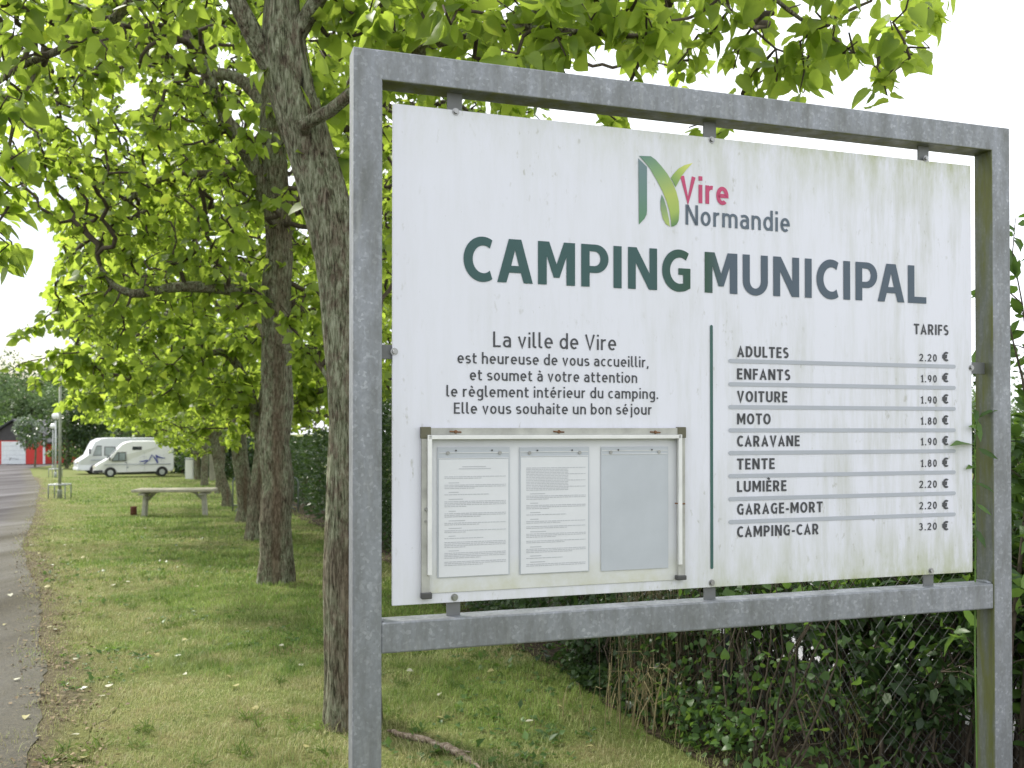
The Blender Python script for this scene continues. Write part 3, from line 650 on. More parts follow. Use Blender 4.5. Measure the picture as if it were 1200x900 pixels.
def G_N(): return [[(0, 0), (18.5, 0), (18.5, 63), (50, 0), (70, 0), (70, 100), (51.5, 100), (51.5, 39), (20.5, 100), (0, 100)]], 70
def G_G():
    o = arc(42, 50, 42, 51.5, 58, 270, 28); i = arc(44, 50, 24.5, 32, 62, 268, 28)
    return [[(66, 93)]+o[1:]+[(56, .5), (70, 8), (70, 56), (40, 56), (40, 40), (52, 40), (52, 19)]+i[::-1]+[(59, 75)]], 70
def G_U():
    return [[(0, 100), (0, 36)]+arc(34, 34, 34, 35.5, 180, 360, 22)+[(68, 100), (49, 100), (49, 36)]+arc(34, 35, 15, 19, 360, 180, 16)+[(19, 100)]], 68
def G_L(): return [[(0, 0), (54, 0), (54, 17), (19, 17), (19, 100), (0, 100)]], 54
GL = dict(C=G_C, A=G_A, M=G_M, P=G_P, I=G_I, N=G_N, G=G_G, U=G_U, L=G_L)
from mathutils.geometry import tessellate_polygon
def flat_poly(loops, f, mat, name, parent=None, w=.0016):
    """loops of (x, y) -> flat mesh through f(x, y) -> (u, z)"""
    P, T = [], []
    vl = [[Vector((a, b, 0)) for a, b in L] for L in loops]; P = [p for L in vl for p in L]
    T = [t for t in tessellate_polygon(vl)]
    V = [(f(p.x, p.y)[0], PW-w, f(p.x, p.y)[1]) for p in P]
    me = bpy.data.meshes.new(name); me.from_pydata(V, [], T); me.materials.append(mat); me.update()
    return link(name, me, parent or PANEL)
def title_word(cells, yb, ct, mat):
    """cells: (char, photo x left, right)"""
    for c, xl, xr, yt, ybm in cells:
        L, w = GL[c](); u0, u1 = pp(xl, (yt+ybm)/2)[0], pp(xr, (yt+ybm)/2)[0]
        flat_poly(L, lambda a, b: (u0+(u1-u0)*a/w, ZB+(ZC-ZB)*b/100.), mat, 'title_letter')
ZB = .5*(pp(640, 334.0-.4)[1]+pp(1070, 355)[1]); ZC = .5*(pp(602, 280.5)[1]+pp(1068, 311)[1])
def cell(s, o, sc, rows):
    return [(c, o+a/sc, o+b/sc, 300, 330) for c, a, b in zip(s, rows[0::2], rows[1::2])]
title_word(cell('CAMPING', 540, 4.2857, (13, 159, 182, 361, 387, 573, 604, 741, 766, 807, 839, 985, 1010, 1152)), 0, 0, MAT['camping'])
title_word(cell('MUNICIPAL', 820, 4.2857, (24, 188, 215, 341, 368, 498, 527, 561, 585, 696, 720, 754, 781, 890, 892, 1026, 1044, 1136)), 0, 0, MAT['municipal'])

for s, xl, xr, yb, cap, b in (('La ville de Vire', 577.8, 722, 406.6, 18.3, 11.5), ('est heureuse de vous accueillir,', 536, 760, 425.6, 13.2, 13), ('et soumet à votre attention', 550.5, 746.5, 445.6, 13.2, 13),
        ('le règlement intérieur du camping.', 523, 771, 464.8, 13.2, 13), ('Elle vous souhaite un bon séjour', 531.8, 763.5, 484.8, 13.2, 13)):
    lettering(s, xl, xr, yb, cap, MAT['ink'], b)
lettering('TARIFS', 1070.7, 1111.3, 391.6, 12.4, MAT['ink'], 17)
LY = (418.3, 444.6, 471, 497.3, 523.4, 550.3, 576.7, 603.3, 629.8); RYB = (423.3, 448, 473, 497.7, 521.9, 547.3, 572, 597, 621.7)
for s, xr, yb in zip(('ADULTES', 'ENFANTS', 'VOITURE', 'MOTO', 'CARAVANE', 'TENTE', 'LUMIÈRE', 'GARAGE-MORT', 'CAMPING-CAR'), (924, 926, 922.5, 903, 937, 907.7, 921.5, 963.8, 959), LY):
    lettering(s, 863.5, xr, yb, 13, MAT['ink'], 18)
for s, yb in zip(('2.20', '1.90', '1.90', '1.80', '1.90', '1.80', '2.20', '2.20', '3.20'), RYB):
    lettering(s, 1076.7 if s[0] != '1' else 1078.7, 1097.6, yb, 8.8, MAT['ink'], 15, gap=22); lettering('€', 1104, 1111.3, yb, 11.2, MAT['ink'], 20)
def rounded(u0, u1, z0, z1, n=8):
    r = min(abs(u1-u0), abs(z1-z0))/2
    if abs(u1-u0) > abs(z1-z0): return arc(u1-r, (z0+z1)/2, r, r, -90, 90, n)+arc(u0+r, (z0+z1)/2, r, r, 90, 270, n)
    return arc((u0+u1)/2, z1-r, r, r, 0, 180, n)+arc((u0+u1)/2, z0+r, r, r, 180, 360, n)
for yl, yr in zip((422.7, 450.3, 477, 504.3, 531, 558, 585.2, 612), (429.7, 454.3, 479, 504, 528.3, 553.2, 577.5, 602.3)):
    u0, za = pp(853.5, yl); u1, zb_ = pp(1119.7, yr); zc = (za+zb_)/2; t = .0062
    flat_poly([rounded(u0, u1, zc-t, zc+t)], lambda a, b: (a, b), MAT['bar_grey'], 'price_rule')
u0, za = pp(831.7, 380.7); u1, zb_ = pp(835.7, 666.7)
flat_poly([rounded(u0, u1, zb_, za)], lambda a, b: (a, b), MAT['green_ink'], 'divider_line')
# emblem: a green N-shaped ribbon with a leaf, beside the town name
lg = lambda a, b: pp(720+a/5., 170+b/5.)
def gradz(name, p0, p1, cols):
    m = NM(name); a, b = Vector(lg(*p0)), Vector(lg(*p1)); d = (b-a); L = d.length_squared
    sp = m.n('ShaderNodeSeparateXYZ'); m.l(m.co(), sp.inputs[0])
    f = m.math('ADD', m.math('MULTIPLY', m.math('SUBTRACT', sp.outputs[0], a.x), d.x/L), m.math('MULTIPLY', m.math('SUBTRACT', sp.outputs[2], a.y), d.y/L))
    return m.pbr(m.ramp(f, cols), .5, 0, .4)
gb = gradz('emblem_bar', (165, 80), (160, 460), [(0, (.13, .19, .215)), (.55, (.11, .20, .17)), (1, (.09, .21, .11))])
gr = gradz('emblem_ribbon', (170, 65), (340, 470), [(0, (.10, .20, .16)), (.3, (.20, .32, .14)), (.62, (.36, .43, .10)), (.85, (.30, .40, .09)), (1, (.10, .21, .07))])
gl = gradz('emblem_leaf', (330, 240), (455, 105), [(0, (.10, .22, .08)), (.5, (.32, .42, .09)), (1, (.60, .62, .16))])
gs = gradz('emblem_small_leaf', (280, 290), (310, 465), [(0, (.10, .19, .15)), (1, (.34, .43, .12))])
EMB = flat_poly([[(139, 78), (190, 128), (190, 385), (187, 408), (175, 432), (142, 466)]], lg, gb, 'emblem_bar')
flat_poly([[(143, 64), (212, 66), (240, 86), (275, 125), (310, 170), (340, 222), (362, 275), (376, 330), (379, 390), (376, 440), (364, 465), (345, 477), (332, 479), (330, 440), (322, 390), (305, 330), (280, 270), (246, 205), (205, 135), (170, 92)]], lg, gr, 'emblem_ribbon')
flat_poly([[(458, 105), (420, 145), (390, 185), (370, 225), (357, 248), (340, 212), (329, 193), (345, 170), (375, 138), (410, 118)]], lg, gl, 'emblem_leaf')
flat_poly([[(276, 290), (268, 330), (270, 380), (282, 430), (300, 462), (324, 479), (318, 430), (305, 370), (290, 318)]], lg, gs, 'emblem_leaf')
lettering('Vire', 797, 853.6, 236.3, 30.3, MAT['pink'], 15.5, gap=12)
lettering('Normandie', 803.2, 925.4, 263.2, 23.6, MAT['slate_ink'], 13.5)

# notice case on the panel
CASE = thing('notice_case', None, None); CASE.parent = SIGN
def cbox(x0, y0, x1, y1, w0, w1, mat, name, bev=.001, par=None):
    a, b = pp(x0, y0); c, d = pp(x1, y1)
    return MB().box(min(a, c), max(a, c), PW-w1, PW-w0, min(b, d), max(b, d), bev).build(name, mat, par or CASE)
u0, zt_ = pp(493, 501); u1, _ = pp(800, 501); zb_ = pp(495, 696)[1]; f1 = .023; zt2 = pp(800, 502)[1]; ztop = (zt_+zt2)/2
def ubox(a, b, c, d, w0, w1, mat, name, bev=.001, par=None): return MB().box(a, b, PW-w1, PW-w0, c, d, bev).build(name, mat, par or CASE)
ubox(u0+.002, u1-.002, pp(600, 690)[1], ztop-.002, .0012, .0030, MAT['case_back'], 'backing')
ubox(u0, u0+f1, zb_, ztop, .0031, .016, MAT['grimy_frame'], 'side_rail'); ubox(u1-f1, u1, zb_+.012, ztop, .0031, .016, MAT['grimy_frame'], 'side_rail')
ubox(u0+f1-.008, u0+f1+.004, zb_+.055, ztop-.02, .0162, .026, MAT['white_frame'], 'side_lip'); ubox(u1-f1-.004, u1-f1+.008, zb_+.05, ztop-.02, .0162, .026, MAT['white_frame'], 'side_lip')
ubox(u0+f1, u1-f1, ztop-.020, ztop, .0031, .016, MAT['grimy_frame'], 'top_rail'); ubox(u0+.018, u1-.018, ztop-.032, ztop-.0202, .012, .026, MAT['white_frame'], 'top_lip')
for a, b, c, d in ((u0-.003, u0+.026, ztop-.030, ztop+.003), (u1-.026, u1+.003, ztop-.030, ztop+.003)): ubox(a, b, c, d, .0032, .018, MAT['olive_clip'], 'corner_clip', .002)
for a, b, c, d in ((u0-.002, u0+f1+.006, zb_-.012, zb_+.006), (u1-f1-.008, u1+.002, zb_+.002, zb_+.016)): ubox(a, b, c, d, .0035, .022, MAT['dark_clip'], 'end_clip', .003)
def screw(x, y, rust=False, w=.016, r=.0055):
    u, z = pp(x, y, PW-w); m = MB().tube([(u, PW-w, z), (u, PW-w-.005, z)], [r, r*.7], 10)
    if rust: m.tube([(u-.018, PW-w-.0012, z+.001), (u-.005, PW-w-.002, z), (u+.016, PW-w-.0012, z-.001)], .0022, 5)
    return m.build('screw', MAT['rust'] if rust else MAT['bolt'], CASE)
screw(534, 506, True); screw(655, 506, True); screw(768, 506.5, True); screw(499.5, 597); screw(797, 590, True); screw(498.5, 611, r=.003)
# papers in clear sleeves, pinned inside the case: things of their own
def sheet(x0, x1, yt0, ytp, yb, label, lines, empty=False):
    z1 = pp((x0+x1)/2, yt0)[1]; z0 = pp((x0+x1)/2, yb)[1]; zp = pp((x0+x1)/2, ytp)[1]; a = pp(x0, 600)[0]; b = pp(x1, 600)[0]
    t = thing('notice_sheet', label, 'notice', SM @ Vector(((a+b)/2, PW-.006, z0)), ANG, 'sheets pinned in the notice case'); o = Vector(((a+b)/2, PW-.006, z0))
    w = b-a; h = z1-z0; hp = zp-z0
    MB().box(-w/2, w/2, 0, .0008, 0, h).build('sleeve', MAT['sleeve'], t)
    if not empty: MB().box(-w/2+.004, w/2-.004, -.0012, -.0002, .002, hp).build('paper', MAT['paper'], t)
    m = MB()
    m.box(-w/2+.003, w/2-.003, -.0016, -.0006, hp+.002, hp+.0035); m.box(-w/2+.003, w/2-.003, -.0016, -.0006, hp+(h-hp)*.52, hp+(h-hp)*.52+.0015); m.build('sleeve_seam', MAT['white_frame'], t)
    for s in (-1, 1):
        MB().tube([(s*w*.36, -.001, h-.016), (s*w*.36, -.003, h-.016)], .0052, 12).build('eyelet', MAT['bolt'], t)
        MB().tube([(s*w*.25, -.001, h-.009), (s*w*.25, -.0035, h-.009)], .0024, 8).build('pin', MAT['dark_clip'], t)
    if lines:
        rn = random.Random(lines); V, F = [], []
        def dash(p, q, z, hh):
            k = len(V); V.extend([(p, -.0019, z), (q, -.0019, z), (q, -.0019, z+hh), (p, -.0019, z+hh)]); F.append((k, k+1, k+2, k+3))
        z = hp-.022; L = -w/2+.020; RR_ = w/2-.012
        if lines == 1: 
            for q in (0, 1): dash(-.035-.01*q, .035+.015*q, z-.006*q, .0022)
            z -= .028
        else: z -= .010
        block = 0
        while z > .022:
            nl = rn.choice((1, 2, 3, 3, 4)) if not (lines == 2 and block == 0) else 15
            if block and rn.random() < .9: dash(L+.012, L+.012+rn.uniform(.02, .05), z, .0021); z -= .0065
            for q in range(nl):
                if z < .022: break
                e = RR_ if q < nl-1 else L+(RR_-L)*rn.uniform(.3, .8)
                if nl == 15: e = RR_-.055 if q % 4 else RR_
                x = L
                while x < e: 
                    wl = rn.uniform(.004, .016); dash(x, min(e, x+wl), z, .0020); x += wl+.0014
                z -= .0046
            z -= rn.uniform(.005, .009); block += 1
        me = bpy.data.meshes.new('print_lines'); me.from_pydata(V, [], F); me.materials.append(MAT['print']); link('print_lines', me, t)
sheet(512, 596.5, 524, 538, 675, 'typed rules sheet in a clear sleeve, beside the left rail of the notice case', 1)
sheet(608, 689.5, 524, 535.5, 671, 'typed rules sheet with a dense top paragraph, in the middle sleeve of the notice case', 2)
sheet(703.5, 782, 523.5, 533, 667, 'empty clouded grey sleeve without paper, in the notice case', 0, True)

# ------------------------------------------------------------------ the row of trees
def pxs(pts, d, k=1.0, step=.14, amp=.012): return pxpath([(a, b, d, w*d/F_PX/2*k) for a, b, w in pts], step, amp)
def base_thing(name, label, cat, x, y, group=None, rz=0): return thing(name, label, cat, (x, y, gz(y)), rz, group)
TG = 'trees in the row along the lawn'
# nearest tree, half hidden by the sign's post
o = PX(411, 853, 4.9); o.z = gz(o.y)
t1 = thing('broadleaf_tree', 'nearest tree, its forked lichen-covered trunk half hidden by the sign post', 'tree', o, 0, TG)
T1 = pxs([(414, 875, 64), (414, 850, 62), (414, 815, 59), (414, 700, 58), (413, 500, 54), (410, 400, 53), (404, 340, 53), (396, 290, 53), (384, 240, 54), (364, 170, 51), (345, 110, 52), (332, 62, 52), (325, 30, 42), (330, 0, 36), (336, -60, 32), (330, -160, 26), (345, -280, 20), (335, -420, 12)], 4.9)
L1 = [pxpath([(318, 78, 4.9, .062), (300, 45, 4.85, .055), (275, 5, 4.8, .048), (255, -50, 4.7, .042), (225, -140, 4.6, .035), (180, -260, 4.5, .025), (150, -360, 4.4, .015)]),
      pxpath([(340, 55, 4.9, .050), (360, 20, 4.85, .042), (385, -30, 4.75, .037), (440, -110, 4.6, .03), (520, -190, 4.5, .024), (640, -230, 4.5, .018), (760, -200, 4.6, .014), (850, -120, 4.7, .013), (878, -30, 4.75, .012), (905, 14, 4.8, .011), (936, 33, 4.8, .010), (985, 37, 4.85, .008), (1003, 62, 4.85, .006), (1032, 76, 4.9, .004)]),
      pxpath([(362, 165, 4.9, .035), (352, 146, 4.75, .034), (372, 132, 4.65, .032), (400, 112, 4.6, .030), (436, 90, 4.6, .028), (500, 55, 4.55, .024), (580, 30, 4.5, .020), (660, 35, 4.5, .015), (720, 45, 4.5, .010), (790, 20, 4.5, .006)]),
      pxpath([(325, 0, 4.9, .05), (300, -60, 5.1, .045), (240, -90, 5.4, .04), (190, -40, 5.6, .034), (154, 0, 5.7, .030), (130, 31, 5.7, .027), (91, 49, 5.7, .024), (45, 77, 5.7, .020), (0, 101, 5.7, .016), (-60, 130, 5.7, .010)]),
      pxpath([(45, 77, 5.7, .014), (40, 90, 5.7, .013), (21, 119, 5.65, .012), (10, 157, 5.6, .010), (0, 190, 5.6, .008), (-20, 215, 5.6, .005)], .1),
      pxpath([(332, -100, 4.9, .05), (420, -190, 5.2, .04), (520, -330, 5.5, .028), (600, -430, 5.6, .015)]),
      pxpath([(620, 20, 4.5, .014), (700, -60, 4.6, .012), (800, -50, 4.8, .010), (850, 0, 4.9, .009), (872, 42, 5.0, .008), (905, 55, 5.0, .006), (950, 66, 5.0, .004)])]
A1 = np.concatenate([pxblob(110, (-160, 420), (-330, -40), (4.8, 7.2)), pxblob(26, (-20, 330), (-30, 60), (5.2, 7.0)), pxblob(40, (-40, 120), (-20, 100), (5.2, 6.2)), pxblob(16, (-60, 60), (90, 230), (5.2, 6.0)), pxblob(14, (-30, 30), (180, 330), (5.4, 6.0)),
    pxblob(230, (430, 850), (-300, 20), (4.0, 6.4)), pxblob(95, (430, 800), (-10, 70), (3.9, 5.4)), pxblob(22, (430, 640), (60, 130), (4.6, 5.6)), pxblob(20, (640, 930), (60, 165), (4.9, 5.6)),
    pxblob(70, (820, 1100), (-280, -20), (4.3, 6.0)), pxblob(34, (900, 1100), (-20, 30), (4.6, 5.2)), pxblob(40, (850, 1085), (30, 128), (4.6, 5.2)), pxblob(40, (0, 800), (-560, -300), (4.2, 6.5)), pxblob(30, (350, 450), (70, 260), (4.9, 6.0))])
make_tree(t1, o, T1, L1, A1, 6800, .088, step=.10, infl=2.2, kill=.15, iters=140, jit=.55, tip=.0040, templ=T_round())

# second tree
o = PX(322, 686, 10.4); o.z = gz(o.y)
t2 = thing('broadleaf_tree', 'second tree of the row, straight trunk with a brown bark stripe and long low limbs', 'tree', o, 0, TG)
T2 = pxs([(322, 700, 38), (322, 684, 37), (323, 660, 35), (323, 600, 34), (324, 500, 34), (325, 400, 34), (325, 340, 33), (324, 280, 29), (322, 200, 31), (320, 120, 27), (316, 40, 22), (320, -60, 18), (310, -180, 13), (318, -300, 8)], 10.4, amp=.015)
L2 = [pxpath([(312, 235, 10.4, .11), (302, 190, 10.3, .10), (280, 158, 10.2, .09), (259, 138, 10.1, .08), (246, 105, 10, .07), (238, 75, 9.9, .06), (222, 50, 9.8, .05), (205, 5, 9.7, .04), (190, -60, 9.6, .025)]),
      pxpath([(318, 360, 10.4, .07), (305, 348, 10.2, .065), (270, 337, 10, .058), (230, 333, 9.9, .052), (200, 335, 9.8, .046), (170, 350, 9.7, .042), (143, 356, 9.6, .036), (128, 340, 9.6, .03), (113, 322, 9.6, .022), (106, 300, 9.6, .014)], .14, .03),
      pxpath([(312, 215, 10.4, .055), (285, 193, 10.6, .05), (245, 202, 10.8, .043), (210, 200, 10.9, .038), (168, 224, 11, .03), (147, 241, 11, .025), (120, 270, 11, .014)], .14, .03),
      pxpath([(318, 130, 10.4, .08), (285, 92, 10.6, .07), (227, 80, 10.9, .06), (196, 70, 11, .055), (150, 53, 11.1, .05), (101, 52, 11.2, .042), (60, 40, 11.3, .03), (20, 60, 11.3, .015)], .14, .03),
      pxpath([(326, 270, 10.4, .06), (345, 225, 10.6, .05), (375, 170, 10.8, .04), (410, 90, 11, .03), (450, 20, 11.2, .018)]),
      pxpath([(325, 400, 10.3, .04), (345, 410, 10.0, .034), (365, 418, 9.8, .03), (380, 440, 9.7, .02), (400, 470, 9.6, .01)], .12, .02)]
A2 = np.concatenate([ell(860, (-2.7, 10.9, 5.7), (3.5, 3.4, 3.2), None, .3), pxblob(170, (70, 330), (190, 350), (9.2, 12.5)), pxblob(70, (20, 170), (-20, 190), (9.5, 11.5)), pxblob(16, (70, 160), (320, 420), (9.3, 10.5)), pxblob(40, (330, 450), (100, 380), (9.8, 12)), pxblob(90, (430, 830), (-150, 110), (9, 12.5))])
make_tree(t2, o, T2, L2, A2, 16500, .098, step=.13, infl=3, kill=.20, iters=140, jit=.6, tip=.0058)

# the rest of the row
def row_tree(label, px, py, d, wpx, hgt, rad, lean, n_leaf, limbs_px=(), seed=0, lowleft=True, more=None):
    o = PX(px, py, d); o.z = gz(o.y); r0 = wpx*d/F_PX/2; g = o.z
    t = thing('broadleaf_tree', label, 'tree', o, 0, TG); rn = random.Random(seed)
    pts = [(0, -.3, 1.35), (0, 0, 1.18), (0, .3, 1.03), (lean*.3, 1.2, 1.0), (lean*.6, 2.4, .95), (lean*.9, 3.6, .82), (lean*1.0, 5, .6), (lean*1.2, 6.4, .38), (lean*1.1, hgt-.6, .15)]
    TP, TR = resample([(o.x+a, o.y, g+z) for a, z, k in pts], [r0*k for *_, k in pts], .2); TP = wobble(TP, .03)
    L = []
    for k in range(6):
        a = k*1.05+rn.uniform(-.3, .3); z0 = 2.3+k*.55; q = min(len(TP)-2, int(np.argmin(abs(TP[:, 2]-(g+z0))))); p = TP[q]; ln = rad*rn.uniform(.65, .9)
        dz = [0, .35, .45, .35, .2][:5]
        P = [(p[0]+math.cos(a)*ln*s, p[1]+math.sin(a)*ln*s, p[2]+dz[i]*ln*.6*(.4+.2*k)) for i, s in enumerate((0, .2, .45, .75, 1))]
        Q, qq = resample(P, [TR[q]*.55, .06, .045, .03, .012], .2); L.append((wobble(Q, .05), qq))
    for lp in limbs_px: L.append(pxpath(lp, .14, .02))
    A = ell(480, (o.x+lean, o.y, g+hgt*.60), (rad, rad, hgt*.42))
    low = ell(150, (o.x-rad*.35, o.y-.3, g+3.15), (rad*.75, rad*.8, 1.0)) if lowleft else np.zeros((0, 3))
    A = np.concatenate([A, low, ell(120, (o.x+1.5, o.y, g+3.6), (1.7, 2, 1.3))])
    if more is not None: A = np.concatenate([A, more])
    make_tree(t, o, (TP, TR), L, A, int(n_leaf*1.15), .128, step=.2, infl=3.2, kill=.28, iters=90, jit=.5, tip=.0062)
    return t
row_tree('third tree of the row, with a pale arching lower limb beside the second trunk', 304, 634, 16.6, 25, 10.0, 3.8, .25, 14500,
    [[(300, 505, 16.6, .09), (296, 470, 16.5, .085), (284, 442, 16.4, .08), (277, 425, 16.3, .075), (270, 414, 16.2, .07), (255, 411, 16.1, .06), (241, 417, 16, .045), (232, 424, 16, .02)], [(306, 470, 16.6, .07), (330, 430, 16.4, .05), (345, 412, 16.2, .045), (362, 413, 16.1, .04), (375, 424, 16, .03)]], 3, True, pxblob(90, (335, 470), (300, 480), (14.5, 18)))
row_tree('fourth tree of the row, dark leaning trunk behind the third', 287, 611, 22.5, 18, 9.6, 4.2, -.3, 10000, [], 4)
row_tree('fifth tree of the row, thin dark trunk behind the steel barrier', 267, 592, 29.5, 11, 8.4, 4.5, -.9, 7000, [], 5)
src = row_tree('sixth tree of the row, trunk showing beyond the picnic table', 257, 575, 38, 9, 8.6, 4.8, .2, 6500, [], 6)
def copy_tree_thing(src, name, label, loc, rz, sc=1.0, group=None):
    r = src.copy(); COL.objects.link(r); r.location = loc; r.rotation_euler = (0, 0, rz); r.scale = (sc,)*3; r['label'] = label
    if group: r['group'] = group
    for ch in list(src.children):
        c = ch.copy(); COL.objects.link(c); c.parent = r
    return r
for lab, px, py, d, rz, s in (('seventh tree of the row, its foliage hanging over the roof of the white van', 240, 563, 46, 2.1, 1.0), ('eighth tree of the row, behind the rear of the white camper van', 232, 558, 54, 4.0, 1.05),
                        ('last and farthest tree of the row, standing behind both camper vans', 210, 553, 68, 5.2, 1.1)):
    p = PX(px, py, d); copy_tree_thing(src, 'broadleaf_tree', lab, (p.x, p.y, gz(p.y)), rz, s)

# ------------------------------------------------------------------ trees far behind
def far_tree(name, label, px, d, hgt, rad, mat, n, leaf=.3, low=.12, group=None, seed=0, lobes=12):
    p = PX(px, 505, d); x, y = p.x, p.y; g = gz(y); rn = np.random.default_rng(seed)
    t = thing(name, label, 'tree', (x, y, g), 0, group)
    c = np.stack([rn.normal(0, rad*.45, lobes), rn.normal(0, rad*.45, lobes), rn.uniform(low*hgt+rad*.2, hgt-rad*.4, lobes)], 1)
    taper = 1-.45*np.abs((c[:, 2]/hgt-.45)); c[:, :2] *= taper[:, None]; rr = rad*rn.uniform(.3, .62, lobes)*taper
    k = rn.integers(0, lobes, n); q = rn.normal(0, 1, (n, 3)); q /= np.linalg.norm(q, axis=1, keepdims=True); q *= rn.uniform(.45, 1.05, (n, 1))
    P = c[k]+q*rr[k][:, None]*np.array([1, 1, .85]); P += rn.normal(0, .12*rad*.3, P.shape); keep = P[:, 2] > low*hgt*.5; P = P[keep]; q = q[keep]
    Dn = q+rn.normal(0, .5, P.shape); Dn[:, 2] -= .5
    MBs = [(np.array([(0, 0, -.3), (.05*rad, 0, hgt*.3), (0, .04*rad, hgt*.6), (0, 0, hgt*.85)]), np.array([.06, .045, .03, .01])*rad)]
    for j in range(0, lobes, 2): MBs.append((np.array([(0, 0, min(c[j, 2]*.6, hgt*.5)), c[j]*np.array([.5, .5, .85]), c[j]]), np.array([.025, .015, .006])*rad))
    link('trunk', tubes('trunk', MBs[:1], MAT['bark'], 10, .05), t); link('limbs', tubes('limbs', MBs[1:], MAT['twig'], 6), t)
    link('crown', leaves('crown', P, Dn, leaf*rn.uniform(.6, 1.3, len(P)), MAT[mat], T_small(), up=.6), t)
    return t
FG = 'woodland trees behind the garage'
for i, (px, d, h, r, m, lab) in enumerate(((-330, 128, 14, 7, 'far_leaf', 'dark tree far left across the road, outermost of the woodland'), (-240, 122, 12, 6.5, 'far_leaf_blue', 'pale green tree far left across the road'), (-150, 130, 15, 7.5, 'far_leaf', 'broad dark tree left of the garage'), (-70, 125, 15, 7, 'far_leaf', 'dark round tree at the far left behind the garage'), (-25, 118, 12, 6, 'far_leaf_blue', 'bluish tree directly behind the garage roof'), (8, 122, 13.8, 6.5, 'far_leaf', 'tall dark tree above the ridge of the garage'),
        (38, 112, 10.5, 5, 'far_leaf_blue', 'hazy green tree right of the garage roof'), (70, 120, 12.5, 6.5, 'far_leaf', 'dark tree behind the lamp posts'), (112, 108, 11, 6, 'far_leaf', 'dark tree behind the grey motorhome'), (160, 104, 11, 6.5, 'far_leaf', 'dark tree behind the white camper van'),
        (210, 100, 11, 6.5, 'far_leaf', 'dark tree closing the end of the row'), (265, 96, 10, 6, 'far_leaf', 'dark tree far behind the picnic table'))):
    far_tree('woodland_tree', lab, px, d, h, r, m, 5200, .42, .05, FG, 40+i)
far_tree('woodland_tree', 'yellow-green bush at the left edge beside the garage', -2, 100, 5.2, 2.6, 'shrub_leaf', 2000, .3, .05, None, 61)
far_tree('silver_tree', 'small silvery-leaved tree in front of the red garage wall', 41, 79, 4.6, 1.55, 'silver_leaf', 2000, .24, .42, None, 62, 8)
far_tree('dark_tree', 'dense dark tree between the lamp posts and the grey motorhome', 78, 76, 6.6, 3.0, 'hedge_leaf', 4500, .28, .10, None, 63)
far_tree('bright_shrub', 'bright green shrub behind the nose of the grey motorhome', 78, 82, 2.4, 1.6, 'shrub_leaf', 900, .2, .05, None, 64, 7)
for i, (px, d, h, r, lab) in enumerate(((214, 66, 3.6, 2.1, 'dark thicket bush right behind the rear of the white camper van'), (238, 62, 4.2, 2.3, 'dark thicket bush behind the stone pillar'), (266, 58, 4.0, 2.3, 'dark thicket bush behind the fifth trunk of the row'), (292, 54, 3.8, 2.2, 'dark thicket bush at the far end of the hedge'))):
    far_tree('thicket_bush', lab, px, d, h, r, 'hedge_leaf', 2600, .26, .0, 'thicket closing the end of the tree row', 90+i)
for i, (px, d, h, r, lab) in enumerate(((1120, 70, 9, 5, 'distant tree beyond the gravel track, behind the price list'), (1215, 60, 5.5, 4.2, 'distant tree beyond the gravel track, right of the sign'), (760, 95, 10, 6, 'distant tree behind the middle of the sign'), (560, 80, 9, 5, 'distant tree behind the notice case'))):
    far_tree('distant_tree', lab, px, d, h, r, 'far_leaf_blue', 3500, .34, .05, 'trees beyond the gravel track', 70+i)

# ------------------------------------------------------------------ garage
GD = 88.0; gp = PX(16, 545, GD); gg = gz(gp.y); s = GD/F_PX
GAR = thing('garage', 'red garage with dark gable and white door at the end of the road', 'garage', (gp.x, gp.y, gg), .03)
hw = 35.5*s; eave = 27.5*s; rid = 51*s; dep = 7
mr = NM('red_cladding'); wv = mr.n('ShaderNodeTexWave', wave_type='BANDS', bands_direction='X'); wv.inputs['Scale'].default_value = 2.2; mr.l(mr.co(), wv.inputs['Vector'])
MAT['red'] = mr.pbr(mr.mix(mr.ramp(wv.outputs['Fac'], [(.0, .25), (.12, 0.0)]), (.50, .030, .022), (.22, .012, .010)), .6)
MAT['slate'] = plain('dark_slate', (.055, .052, .055), .7, 0, .3, .2, 3); MAT['white_door'] = plain('white_door', (.62, .65, .68), .5); MAT['roofing'] = plain('roofing', (.035, .037, .045), .7)
MB().box(-hw, hw, .0, dep, -.3, eave).build('wall', MAT['red'], GAR)
MB().prism([(-hw, eave+.002), (hw, eave+.002), (0, rid-.06)], -.02, dep).build('gable', MAT['slate'], GAR)
rf = MB(); 
for sg in (-1, 1):
    n_ = Vector((rid-eave, 0, hw)).normalized()*.10
    rf.prism([(0, rid), (sg*(hw+.45), eave-.45*(rid-eave)/hw), (sg*(hw+.45)+0, eave-.45*(rid-eave)/hw+.16), (0, rid+.17)], -.35, dep+.35)
rf.build('roof', MAT['roofing'], GAR)
dx0, dx1 = (2-16)*s, (30-16)*s; dz = 27*s-.04
dr = MB().box(dx0, dx1, -.06, .001, 0, dz, .01).build('door', MAT['white_door'], GAR)
MB().tube([((dx0+dx1)/2-.3, -.11, .35), ((dx0+dx1)/2-.3, -.11, .6), ((dx0+dx1)/2+.5, -.11, .45)], .02, 6).build('handle', MAT['dark_clip'], dr)
for k in range(1, 5): MB().box(dx0+.02, dx1-.02, -.066, -.055, dz*k/5-.012, dz*k/5+.012).build('panel_joint', MAT['bar_grey'], dr)
MB().box(hw-.12, hw+.04, -.05, .1, -.2, eave).build('corner_board', MAT['white_door'], GAR)
MB().box(dx0-.14, dx0, -.055, .001, 0, dz+.1).build('door_frame', MAT['red'], GAR)

